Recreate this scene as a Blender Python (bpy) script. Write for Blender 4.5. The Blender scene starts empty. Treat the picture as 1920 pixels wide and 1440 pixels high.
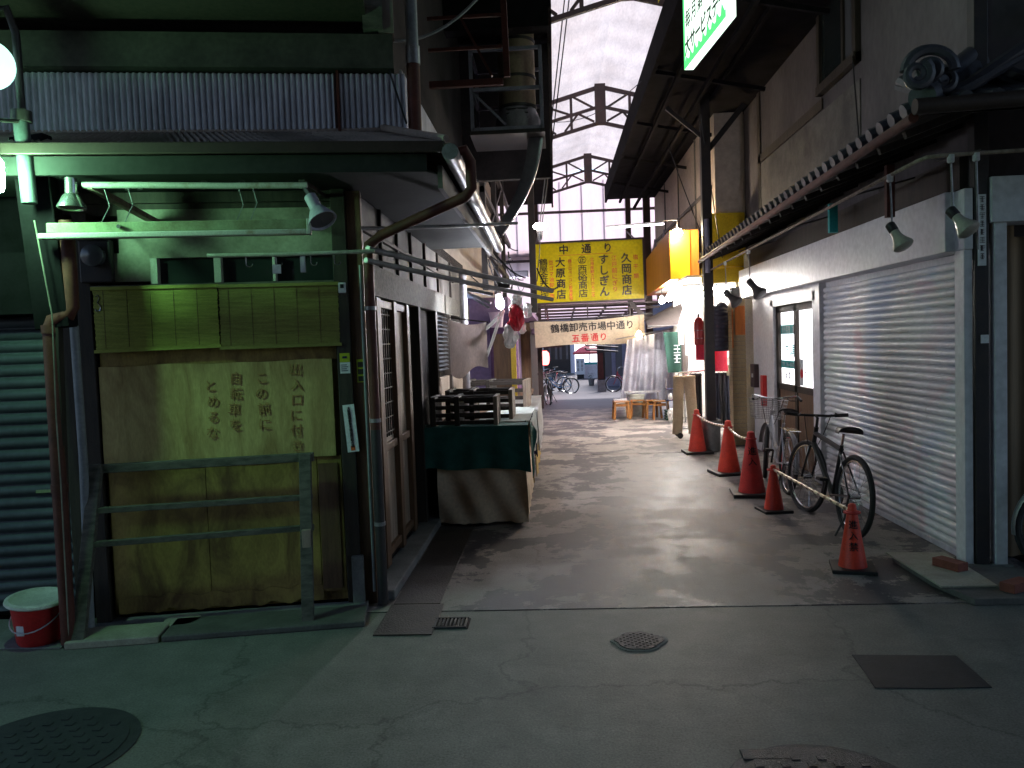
import bpy, math, random
from mathutils import Matrix, Vector, noise
R = math.radians
random.seed(7)
sc = bpy.context.scene
COL = sc.collection

# ------------------------------------------------------------------ camera, sky, sun, exposure
cam_d = bpy.data.cameras.new('camera')
cam = bpy.data.objects.new('camera', cam_d)
COL.objects.link(cam)
cam_d.sensor_fit = 'HORIZONTAL'
cam_d.sensor_width = 36.0
cam_d.lens = 36.0 * 1500 / 1920
cam_d.clip_start, cam_d.clip_end = 0.05, 600
cam.matrix_world = Matrix(((0.997974, 0.032102, 0.054937, 0), (0.053182, 0.053182, -0.997168, 0),
                           (-0.034932, 0.998069, 0.051367, 1.75), (0, 0, 0, 1)))
sc.camera = cam
SUN_EL, SUN_ROT = 50, 14
w = bpy.data.worlds.new('World')
sc.world = w
w.use_nodes = True
nt = w.node_tree
sky = nt.nodes.new('ShaderNodeTexSky')
sky.sky_type = 'NISHITA'
sky.sun_disc = False
sky.sun_elevation = R(SUN_EL)
sky.sun_rotation = R(SUN_ROT)
sky.dust_density = 1.5
sky.ozone_density = 2.0
bg = nt.nodes['Background']
bg.inputs['Strength'].default_value = 0.085
nt.links.new(sky.outputs[0], bg.inputs[0])
sl = bpy.data.lights.new('sun', 'SUN')
sl.energy = 1.6
sl.angle = R(12)
sl.color = (1.0, 0.92, 0.93)
sun = bpy.data.objects.new('sun', sl)
COL.objects.link(sun)
d = Vector((math.sin(R(SUN_ROT)) * math.cos(R(SUN_EL)), math.cos(R(SUN_ROT)) * math.cos(R(SUN_EL)), math.sin(R(SUN_EL))))
sun.rotation_euler = d.to_track_quat('Z', 'Y').to_euler()
sc.view_settings.view_transform = 'Standard'
sc.view_settings.look = 'None'
sc.view_settings.exposure = 1.5
sc.view_settings.gamma = 1.0
sc.render.engine = 'CYCLES'
sc.cycles.use_denoising = True
try:
    sc.cycles.denoiser = 'OPENIMAGEDENOISE'
except Exception:
    pass
sc.cycles.max_bounces = 7
sc.cycles.diffuse_bounces = 4
sc.cycles.glossy_bounces = 3
sc.cycles.transmission_bounces = 5
sc.cycles.sample_clamp_indirect = 6
sc.cycles.caustics_reflective = False
sc.cycles.caustics_refractive = False

# ------------------------------------------------------------------ materials
def _sock(b, *names):
    for n in names:
        if n in b.inputs:
            return b.inputs[n]

def mat(name, c1, c2=None, scale=4.0, lo=.38, hi=.66, rough=.65, rough2=None, metal=0.0, bump=0.0, bscale=None,
        stretch=(1, 1, 1), spec=.4, grain=.12, detail=9, emit=None, estr=0.0, distort=0.0, trans=0.0):
    m = bpy.data.materials.new(name)
    m.use_nodes = True
    t = m.node_tree
    N, L = t.nodes, t.links
    b = N['Principled BSDF']
    b.inputs['Roughness'].default_value = rough
    b.inputs['Metallic'].default_value = metal
    _sock(b, 'Specular IOR Level', 'Specular').default_value = spec
    c1 = tuple(c1) + (1,)
    c2 = tuple(c2) + (1,) if c2 else tuple(x * .72 for x in c1[:3]) + (1,)
    tc = N.new('ShaderNodeTexCoord')
    mp = N.new('ShaderNodeMapping')
    mp.inputs['Scale'].default_value = stretch
    L.new(tc.outputs['Object'], mp.inputs['Vector'])
    n1 = N.new('ShaderNodeTexNoise')
    n1.inputs['Scale'].default_value = scale
    n1.inputs['Detail'].default_value = detail
    n1.inputs['Roughness'].default_value = .62
    n1.inputs['Distortion'].default_value = distort
    L.new(mp.outputs[0], n1.inputs['Vector'])
    r1 = N.new('ShaderNodeValToRGB')
    r1.color_ramp.elements[0].position = lo
    r1.color_ramp.elements[1].position = hi
    r1.color_ramp.elements[0].color = c1
    r1.color_ramp.elements[1].color = c2
    L.new(n1.outputs[0], r1.inputs[0])
    n2 = N.new('ShaderNodeTexNoise')
    n2.inputs['Scale'].default_value = scale * 14
    n2.inputs['Detail'].default_value = 4
    L.new(mp.outputs[0], n2.inputs['Vector'])
    mr = N.new('ShaderNodeMapRange')
    mr.inputs['From Min'].default_value = .3
    mr.inputs['From Max'].default_value = .7
    mr.inputs['To Min'].default_value = 1 - grain
    mr.inputs['To Max'].default_value = 1 + grain
    L.new(n2.outputs[0], mr.inputs[0])
    mx = N.new('ShaderNodeMix')
    mx.data_type = 'RGBA'
    mx.blend_type = 'MULTIPLY'
    mx.inputs[0].default_value = 1
    L.new(r1.outputs[0], mx.inputs[6])
    L.new(mr.outputs[0], mx.inputs[7])
    L.new(mx.outputs[2], b.inputs['Base Color'])
    if rough2 is not None:
        rr = N.new('ShaderNodeMapRange')
        rr.inputs['From Min'].default_value = lo
        rr.inputs['From Max'].default_value = hi
        rr.inputs['To Min'].default_value = rough
        rr.inputs['To Max'].default_value = rough2
        L.new(n1.outputs[0], rr.inputs[0])
        L.new(rr.outputs[0], b.inputs['Roughness'])
    if bump:
        bp = N.new('ShaderNodeBump')
        bp.inputs['Strength'].default_value = bump
        bp.inputs['Distance'].default_value = .02
        nb = n2
        if bscale:
            nb = N.new('ShaderNodeTexNoise')
            nb.inputs['Scale'].default_value = bscale
            nb.inputs['Detail'].default_value = 6
            L.new(mp.outputs[0], nb.inputs['Vector'])
        L.new(nb.outputs[0], bp.inputs['Height'])
        L.new(bp.outputs[0], b.inputs['Normal'])
    if emit:
        _sock(b, 'Emission Color', 'Emission').default_value = tuple(emit) + (1,)
        b.inputs['Emission Strength'].default_value = estr
    if trans:
        ts = N.new('ShaderNodeBsdfTranslucent')
        L.new(mx.outputs[2], ts.inputs[0])
        ms = N.new('ShaderNodeMixShader')
        ms.inputs[0].default_value = trans
        L.new(b.outputs[0], ms.inputs[1])
        L.new(ts.outputs[0], ms.inputs[2])
        L.new(ms.outputs[0], N['Material Output'].inputs[0])
    return m

def glass(name, col=(.02, .025, .025), rough=.08):
    m = mat(name, col, col, rough=rough, spec=.6, grain=.02)
    return m

def light_mat(name, col, strength):
    m = bpy.data.materials.new(name)
    m.use_nodes = True
    b = m.node_tree.nodes['Principled BSDF']
    b.inputs['Base Color'].default_value = tuple(col) + (1,)
    _sock(b, 'Emission Color', 'Emission').default_value = tuple(col) + (1,)
    b.inputs['Emission Strength'].default_value = strength
    return m

def ground_mat(name, base, dark, pale, patch_scale, lo, hi, rough, rough_dark, cracks=True):
    """worn concrete: broad tone drift, ragged dark worn patches, grit, hairline cracks"""
    m = bpy.data.materials.new(name)
    m.use_nodes = True
    t = m.node_tree
    N, L = t.nodes, t.links
    b = N['Principled BSDF']
    _sock(b, 'Specular IOR Level', 'Specular').default_value = .3
    tc = N.new('ShaderNodeTexCoord')
    def nz(scale, det, rgh=.6, dist=0.0):
        n = N.new('ShaderNodeTexNoise')
        n.inputs['Scale'].default_value = scale
        n.inputs['Detail'].default_value = det
        n.inputs['Roughness'].default_value = rgh
        n.inputs['Distortion'].default_value = dist
        L.new(tc.outputs['Object'], n.inputs['Vector'])
        return n
    def ramp(src, a, c, ca, cb):
        r = N.new('ShaderNodeValToRGB')
        r.color_ramp.elements[0].position = a
        r.color_ramp.elements[1].position = c
        r.color_ramp.elements[0].color = ca
        r.color_ramp.elements[1].color = cb
        L.new(src, r.inputs[0])
        return r
    def mixc(fac, a, c, mode='MIX'):
        x = N.new('ShaderNodeMix')
        x.data_type = 'RGBA'
        x.blend_type = mode
        if isinstance(fac, float):
            x.inputs[0].default_value = fac
        else:
            L.new(fac, x.inputs[0])
        L.new(a, x.inputs[6])
        L.new(c, x.inputs[7])
        return x.outputs[2]
    four = lambda c: tuple(c) + (1,)
    big = nz(.55, 5)
    broad = ramp(big.outputs[0], .35, .68, four(base), four(pale))
    pn = nz(patch_scale, 15, .72, .25)
    pm = ramp(pn.outputs[0], lo, hi, (0, 0, 0, 1), (1, 1, 1, 1))
    dk = N.new('ShaderNodeRGB')
    dk.outputs[0].default_value = four(dark)
    col = mixc(pm.outputs[0], broad.outputs[0], dk.outputs[0])
    g = nz(90, 3, .7)
    gr = ramp(g.outputs[0], .3, .72, (.62, .62, .62, 1), (1.35, 1.35, 1.35, 1))
    col = mixc(1.0, col, gr.outputs[0], 'MULTIPLY')
    med = nz(4.5, 8, .7)
    mg = ramp(med.outputs[0], .3, .72, (.74, .74, .74, 1), (1.16, 1.16, 1.16, 1))
    col = mixc(1.0, col, mg.outputs[0], 'MULTIPLY')
    if cracks:
        wv = N.new('ShaderNodeTexVoronoi')
        wv.feature = 'DISTANCE_TO_EDGE'
        wv.inputs['Scale'].default_value = .42
        wn = nz(2.2, 6, .65)
        va = N.new('ShaderNodeVectorMath')
        va.operation = 'MULTIPLY_ADD'
        va.inputs[1].default_value = (.5, .5, .5)
        L.new(wn.outputs[1], va.inputs[0])
        L.new(tc.outputs['Object'], va.inputs[2])
        L.new(va.outputs[0], wv.inputs['Vector'])
        cr = ramp(wv.outputs[0], .0015, .005, (.6, .6, .6, 1), (1, 1, 1, 1))
        col = mixc(1.0, col, cr.outputs[0], 'MULTIPLY')
    L.new(col, b.inputs['Base Color'])
    rr = N.new('ShaderNodeMapRange')
    rr.inputs['To Min'].default_value = rough
    rr.inputs['To Max'].default_value = rough_dark
    L.new(pm.outputs[0], rr.inputs[0])
    L.new(rr.outputs[0], b.inputs['Roughness'])
    bp = N.new('ShaderNodeBump')
    bp.inputs['Strength'].default_value = .35
    bp.inputs['Distance'].default_value = .012
    L.new(med.outputs[0], bp.inputs['Height'])
    bp2 = N.new('ShaderNodeBump')
    bp2.inputs['Strength'].default_value = .25
    bp2.inputs['Distance'].default_value = .004
    L.new(g.outputs[0], bp2.inputs['Height'])
    L.new(bp.outputs[0], bp2.inputs['Normal'])
    L.new(bp2.outputs[0], b.inputs['Normal'])
    return m

M = {}
M['front_street'] = ground_mat('street concrete', (.155, .15, .135), (.09, .088, .08), (.2, .195, .175), 1.1, .56, .68, .62, .6)
M['alley_floor'] = ground_mat('alley concrete', (.25, .225, .21), (.085, .077, .08), (.33, .295, .27), 1.35, .495, .512, .6, .5)
M['asphalt'] = mat('asphalt', (.07, .07, .085), (.05, .05, .06), scale=2, rough=.55, bump=.3, bscale=120)
M['earth'] = mat('packed earth', (.06, .055, .05), rough=.9)
M['dark_slot'] = mat('dark slot', (.02, .02, .02), rough=.9)
M['ditch'] = mat('ditch cover steel', (.05, .038, .03), (.028, .022, .02), scale=6, rough=.5, bump=.3)
M['cream'] = mat('stained cream board', (.30, .30, .23), (.17, .17, .12), scale=3.2, rough=.6, bump=.05)
M['grey_board'] = mat('weathered grey board', (.13, .12, .11), (.06, .056, .052), scale=3, rough=.75)
M['dark_wood'] = mat('dark old timber', (.045, .033, .024), (.022, .017, .013), scale=3, rough=.7, stretch=(9, 9, 1), bump=.25)
M['brown_wood'] = mat('brown timber', (.17, .095, .05), (.09, .05, .028), scale=3, rough=.6, stretch=(8, 8, 1), bump=.2)
M['pale_wood'] = mat('pale worn timber', (.34, .27, .21), (.19, .14, .10), scale=3, rough=.7, stretch=(7, 7, .7), bump=.2)
M['grey_wood'] = mat('weathered grey timber', (.14, .13, .105), (.06, .06, .048), scale=5, rough=.8, stretch=(2, 6, 6), bump=.3)
M['plywood'] = mat('stained plywood', (.48, .385, .15), (.30, .21, .075), scale=2.2, rough=.65, stretch=(3.2, 3, .8), bump=.1, distort=1.2)
M['plywood_low'] = mat('dirty plywood', (.34, .245, .068), (.14, .08, .03), scale=2.4, rough=.7, stretch=(2.2, 3, 1), bump=.15, distort=1.0)
M['blind'] = mat('yellow reed blind', (.36, .38, .075), (.24, .26, .045), scale=7, rough=.55, stretch=(.6, 1, 9), grain=.25)
M['blind_old'] = mat('olive reed blind', (.27, .26, .065), (.18, .17, .04), scale=7, rough=.6, stretch=(.6, 1, 9), grain=.25)  # darker copy of the reed colour, with the weaker lamp light put in
M['galv'] = mat('galvanised corrugated steel', (.56, .55, .62), (.34, .33, .38), scale=1.6, rough=.55, metal=.05, stretch=(3, 3, .8))
M['old_roof'] = mat('weathered corrugated roofing', (.34, .26, .23), (.2, .155, .14), scale=3, rough=.75)
M['mortar'] = mat('grimy mortar', (.20, .17, .145), (.11, .095, .085), scale=1.6, rough=.85, bump=.15)
M['mortar_r'] = mat('grey brown plaster', (.11, .097, .102), (.06, .053, .057), scale=1.1, rough=.85, bump=.12, stretch=(1, 1, .6))
M['soffit'] = mat('painted soffit board', (.036, .038, .034), (.022, .023, .021), scale=2, rough=.8, spec=.15)
M['gutter'] = mat('brown gutter', (.06, .04, .032), (.04, .027, .022), rough=.5)
M['rust'] = mat('rust brown pipe', (.13, .045, .034), (.07, .028, .022), scale=5, rough=.55, spec=.2)
M['grey_pipe'] = mat('grey pvc pipe', (.26, .28, .29), (.17, .18, .19), rough=.45)
M['steel'] = mat('grey steel pole', (.33, .32, .33), (.2, .19, .19), scale=8, rough=.42, metal=.5)
M['bamboo'] = mat('painted pole', (.55, .58, .5), (.33, .35, .28), scale=12, rough=.55, stretch=(1, 1, 1))
M['white_paint'] = mat('chipped white enamel', (.48, .50, .43), (.30, .25, .16), scale=9, lo=.55, hi=.7, rough=.45)
M['green_enamel'] = mat('pale green enamel', (.27, .33, .19), (.18, .19, .10), scale=7, rough=.5)
M['black_metal'] = mat('black painted steel', (.028, .026, .028), (.045, .035, .032), scale=8, rough=.5)
M['truss'] = mat('brown painted truss', (.06, .034, .036), (.035, .024, .024), scale=5, rough=.55)
M['sooty_cement'] = mat('sooty cement board', (.075, .07, .06), (.04, .038, .034), scale=2.2, rough=.85, spec=.1)  # dark grey brown base with random tone
M['lamp_pole'] = mat('grey green lamp pole paint', (.10, .12, .12), (.06, .07, .07), scale=6, rough=.5)
M['soot'] = mat('soot black sheet', (.014, .012, .014), (.008, .008, .008), rough=1.0, spec=.03)  # near black base for soffits, rails, neighbour wall and leaning timber
M['dark_board'] = mat('sooty board', (.04, .034, .033), (.022, .02, .02), scale=2, rough=.9, spec=.1)  # dark brown base with slight random tone
M['black'] = mat('black rubber', (.012, .012, .013), (.02, .02, .02), rough=.55)
M['tyre'] = mat('tyre rubber', (.02, .02, .021), (.032, .03, .03), rough=.7)
M['chrome'] = mat('bright steel', (.6, .6, .62), (.5, .5, .5), rough=.2, metal=1.0)
M['silver'] = mat('silver reflector', (.62, .62, .62), (.5, .5, .5), rough=.25, metal=.9)
M['cone'] = mat('red traffic cone plastic', (.80, .065, .035), (.60, .05, .03), scale=6, rough=.45)
M['cone_dull'] = mat('dull red cone plastic', (.66, .045, .038), (.46, .035, .03), scale=6, rough=.5)
M['bucket'] = mat('red bucket plastic', (.55, .025, .025), (.42, .02, .02), rough=.35)
M['lid'] = mat('grimy white lid', (.62, .64, .58), (.38, .39, .34), scale=6, rough=.45)
M['shutter_w'] = mat('white shutter paint', (.62, .61, .62), (.50, .48, .50), scale=1.5, rough=.45, stretch=(1, .5, 2))
def shutter_paint():
    m = mat('grimy white shutter paint', (.76, .75, .77), (.64, .63, .65), scale=1.5, rough=.42, stretch=(1, .5, 2))
    t_ = m.node_tree
    N, L = t_.nodes, t_.links
    b = N['Principled BSDF']
    src = b.inputs['Base Color'].links[0].from_socket
    tc = N.new('ShaderNodeTexCoord')
    out = src
    for sc_, off, col, lo, hi in ((.9, 3.0, (.50, .56, .70, 1), .52, .66), (1.1, 11.0, (.72, .54, .58, 1), .55, .68), (.7, 21.0, (.52, .62, .54, 1), .56, .7), (5.0, 31.0, (.42, .39, .37, 1), .66, .82)):
        mp = N.new('ShaderNodeMapping')
        mp.inputs['Location'].default_value = (off, off, off)
        L.new(tc.outputs['Object'], mp.inputs[0])
        n = N.new('ShaderNodeTexNoise')
        n.inputs['Scale'].default_value = sc_
        n.inputs['Detail'].default_value = 7
        n.inputs['Distortion'].default_value = 1.2
        L.new(mp.outputs[0], n.inputs['Vector'])
        r = N.new('ShaderNodeMapRange')
        r.inputs['From Min'].default_value = lo
        r.inputs['From Max'].default_value = hi
        r.inputs['To Max'].default_value = .75
        L.new(n.outputs[0], r.inputs[0])
        x = N.new('ShaderNodeMix')
        x.data_type = 'RGBA'
        L.new(r.outputs[0], x.inputs[0])
        L.new(out, x.inputs[6])
        x.inputs[7].default_value = col
        out = x.outputs[2]
    L.new(out, b.inputs['Base Color'])
    return m
M['shutter_w'] = shutter_paint()
M['white_alu'] = mat('white sheet metal', (.68, .68, .70), (.58, .57, .6), scale=1.4, rough=.4)
M['shutter_g'] = mat('grey shutter steel', (.075, .085, .10), (.05, .058, .068), scale=2, rough=.5, metal=.3)
M['tile'] = mat('grey roof tile', (.085, .085, .10), (.05, .05, .06), scale=5, rough=.45, bump=.1)
M['yellow'] = mat('yellow sign plastic', (.93, .80, .012), (.88, .70, .01), scale=1.2, rough=.4, trans=.62)
M['yellow_op'] = mat('yellow board', (.7, .48, .02), (.6, .4, .015), rough=.5)
M['ink'] = mat('black sign paint', (.015, .012, .012), (.03, .02, .02), rough=.5)
M['red_ink'] = mat('red sign paint', (.62, .10, .02), (.7, .16, .03), rough=.5)
M['banner'] = mat('cream banner cloth', (.66, .56, .43), (.54, .45, .34), scale=1.5, rough=.9, trans=.25)
M['frp'] = mat('translucent roof sheet', (.86, .79, .76), (.68, .61, .58), scale=1.3, rough=.5, stretch=(2.2, .5, 1), trans=.62, grain=.08)
M['frp_pink'] = mat('translucent screen sheet', (.90, .74, .80), (.82, .66, .73), scale=1.0, rough=.4, stretch=(2, 1, .4), trans=.86, grain=.04)
M['orange'] = mat('orange shop fascia', (.55, .17, .03), (.42, .11, .025), scale=2, rough=.4, stretch=(1, 3, .2))
M['cloth_green'] = mat('dark green cloth', (.02, .12, .10), (.013, .085, .072), scale=8, rough=.9)
M['cloth_beige'] = mat('beige canvas', (.74, .60, .42), (.60, .46, .31), scale=2.5, rough=.9)
M['cloth_white'] = mat('pale green white cloth', (.55, .60, .56), (.42, .48, .45), scale=4, rough=.85)
M['cloth_navy'] = mat('navy cloth', (.02, .022, .07), (.012, .014, .045), rough=.9)
M['cloth_yellow'] = mat('mustard cloth', (.42, .30, .09), (.3, .2, .06), rough=.9)
M['vinyl'] = mat('translucent vinyl sheet', (.82, .82, .88), (.72, .72, .78), scale=2, rough=.25, trans=.45, spec=.6)
M['bag_white'] = mat('white plastic bag', (.78, .78, .76), (.66, .66, .66), scale=5, rough=.35, trans=.35)
M['bag_red'] = mat('pink red plastic bag', (.65, .10, .14), (.5, .06, .1), scale=5, rough=.35, trans=.3)
M['stool'] = mat('varnished stool wood', (.30, .13, .035), (.19, .075, .02), scale=5, rough=.35, stretch=(5, 5, 1))
M['beige_wall'] = mat('beige rendered wall', (.50, .43, .36), (.36, .30, .26), scale=.9, rough=.8)
M['beige_tile'] = mat('ochre tile column', (.42, .33, .19), (.32, .24, .14), scale=3, rough=.45)
M['purple_wall'] = mat('lilac painted wall', (.30, .2, .33), (.22, .145, .25), scale=1, rough=.7)
M['purple_door'] = mat('violet curtain', (.13, .06, .16), (.08, .035, .1), rough=.85)
M['pink_sign'] = mat('pale pink sign', (.62, .42, .52), (.52, .36, .45), rough=.5)
M['red_paint'] = mat('red paint', (.6, .03, .03), (.42, .02, .02), rough=.4)
M['grey_conc'] = mat('grey concrete', (.22, .22, .21), (.14, .14, .135), scale=5, rough=.85, bump=.2)
M['stone_step'] = mat('pale stone slab', (.42, .40, .32), (.30, .28, .22), scale=5, rough=.75, bump=.15)
M['plate'] = mat('dark step plate', (.13, .125, .115), (.08, .078, .07), scale=4, rough=.7, bump=.15)
M['iron'] = mat('cast iron', (.052, .053, .058), (.03, .031, .035), scale=12, rough=.55, metal=.3, bump=.5)
M['white_board'] = mat('white laminated board', (.66, .6, .57), (.50, .45, .43), scale=6, rough=.3, trans=.45, stretch=(1, 1, .35))
M['brick'] = mat('red brick', (.24, .075, .05), (.16, .05, .035), scale=9, rough=.85, bump=.3)
M['paper'] = mat('white paper', (.75, .77, .78), (.66, .68, .7), rough=.7)
M['paper_green'] = mat('yellow green sticker', (.42, .5, .03), (.36, .42, .03), rough=.5)
M['cable'] = mat('black cable', (.02, .02, .022), rough=.5)
M['cable_grey'] = mat('grey cable', (.18, .18, .19), rough=.5)
M['duct'] = mat('zinc duct', (.42, .42, .46), (.3, .3, .34), scale=2, rough=.3, metal=.8)
M['tank'] = mat('buff exhaust fan casing', (.30, .22, .15), (.2, .145, .1), scale=3, rough=.6)
M['fan'] = mat('grey fan casing', (.26, .24, .28), (.18, .165, .19), scale=4, rough=.5)
M['lilac_steel'] = mat('lilac grey steel', (.26, .25, .33), (.18, .17, .23), scale=5, rough=.5)
M['teal_board'] = mat('teal print', (.03, .42, .42), (.03, .36, .36), rough=.5)
M['glass_dark'] = glass('dark window glass')
M['glass_grey'] = glass('dull grey window glass', (.10, .10, .11), .25)
M['tan_curtain'] = mat('tan shop curtain', (.34, .25, .15), (.22, .16, .095), scale=1, rough=.8, stretch=(10, 10, .3))
M['pants_beige'] = mat('beige trousers', (.46, .37, .26), (.38, .3, .2), rough=.9)
M['pants_black'] = mat('black trousers', (.012, .012, .014), (.02, .02, .022), rough=.9)
M['pants_navy'] = mat('dark navy trousers', (.014, .018, .035), (.01, .012, .022), rough=.9)
M['pants_grey'] = mat('pale grey trousers', (.5, .49, .46), (.4, .39, .37), rough=.9)
M['jacket'] = mat('navy quilted nylon', (.022, .024, .05), (.015, .016, .035), rough=.35, spec=.6)
M['shirt_white'] = mat('white garment', (.78, .76, .74), (.66, .64, .62), rough=.9)
M['shirt_red'] = mat('red garment', (.5, .02, .06), (.4, .02, .04), rough=.9)
M['shirt_green'] = mat('bottle green banner cloth', (.012, .05, .038), (.008, .036, .027), rough=.85)
M['white_int'] = mat('white shop interior', (.8, .78, .74), (.7, .68, .64), rough=.7)
M['extinguisher'] = mat('extinguisher red', (.32, .02, .02), (.25, .02, .02), rough=.3)
M['awning'] = mat('grey brown awning canvas', (.085, .07, .068), (.06, .05, .048), scale=2, rough=.85)
M['blue_frame'] = mat('pale blue bicycle paint', (.12, .33, .6), (.1, .28, .5), rough=.3)
M['silver_frame'] = mat('silver bicycle paint', (.42, .42, .45), (.35, .35, .37), rough=.3, metal=.5)
M['black_frame'] = mat('black bicycle paint', (.02, .02, .022), (.03, .03, .03), rough=.3)
M['red_frame'] = mat('red bicycle paint', (.45, .02, .03), (.35, .02, .03), rough=.3)
M['stripe'] = None
L_MERC = light_mat('mercury lamp glass', (.50, 1.0, .86), .65)
L_MERCL = light_mat('mercury lamp lens', (.38, 1.0, .54), 150)
L_WHITE = light_mat('white lamp', (1.0, .93, .86), 22)
L_SHOP = light_mat('shop tube lamp', (1.0, .94, .88), 185)
L_WARM = light_mat('warm bulb', (1.0, .80, .55), 120)
L_COOL = light_mat('cool bulb', (.86, .88, 1.0), 260)
L_RED = light_mat('red paper lantern glow', (1.0, .10, .09), 4.5)
L_SIGN = light_mat('lit sign face', (.80, 1.0, .86), .62)
L_SIGNG = light_mat('lit green sign film', (.10, .85, .22), .42)
L_WIN = light_mat('lit office interior', (1.0, .96, 1.0), .9)

def stripe_mat():
    m = bpy.data.materials.new('tiger striped bar')
    m.use_nodes = True
    t = m.node_tree
    N, L = t.nodes, t.links
    tc = N.new('ShaderNodeTexCoord')
    sp = N.new('ShaderNodeSeparateXYZ')
    L.new(tc.outputs['Object'], sp.inputs[0])
    ad = N.new('ShaderNodeMath')
    ad.operation = 'MULTIPLY'
    ad.inputs[1].default_value = 7.0
    L.new(sp.outputs[1], ad.inputs[0])
    fr = N.new('ShaderNodeMath')
    fr.operation = 'FRACT'
    L.new(ad.outputs[0], fr.inputs[0])
    gt = N.new('ShaderNodeMath')
    gt.operation = 'GREATER_THAN'
    gt.inputs[1].default_value = .62
    L.new(fr.outputs[0], gt.inputs[0])
    mx = N.new('ShaderNodeMix')
    mx.data_type = 'RGBA'
    mx.inputs[6].default_value = (.62, .50, .33, 1)
    mx.inputs[7].default_value = (.14, .07, .03, 1)
    L.new(gt.outputs[0], mx.inputs[0])
    L.new(mx.outputs[2], N['Principled BSDF'].inputs['Base Color'])
    N['Principled BSDF'].inputs['Roughness'].default_value = .4
    return m
M['stripe'] = stripe_mat()

# ------------------------------------------------------------------ mesh helpers
WM = {}
I4 = Matrix.Identity(4)

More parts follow.
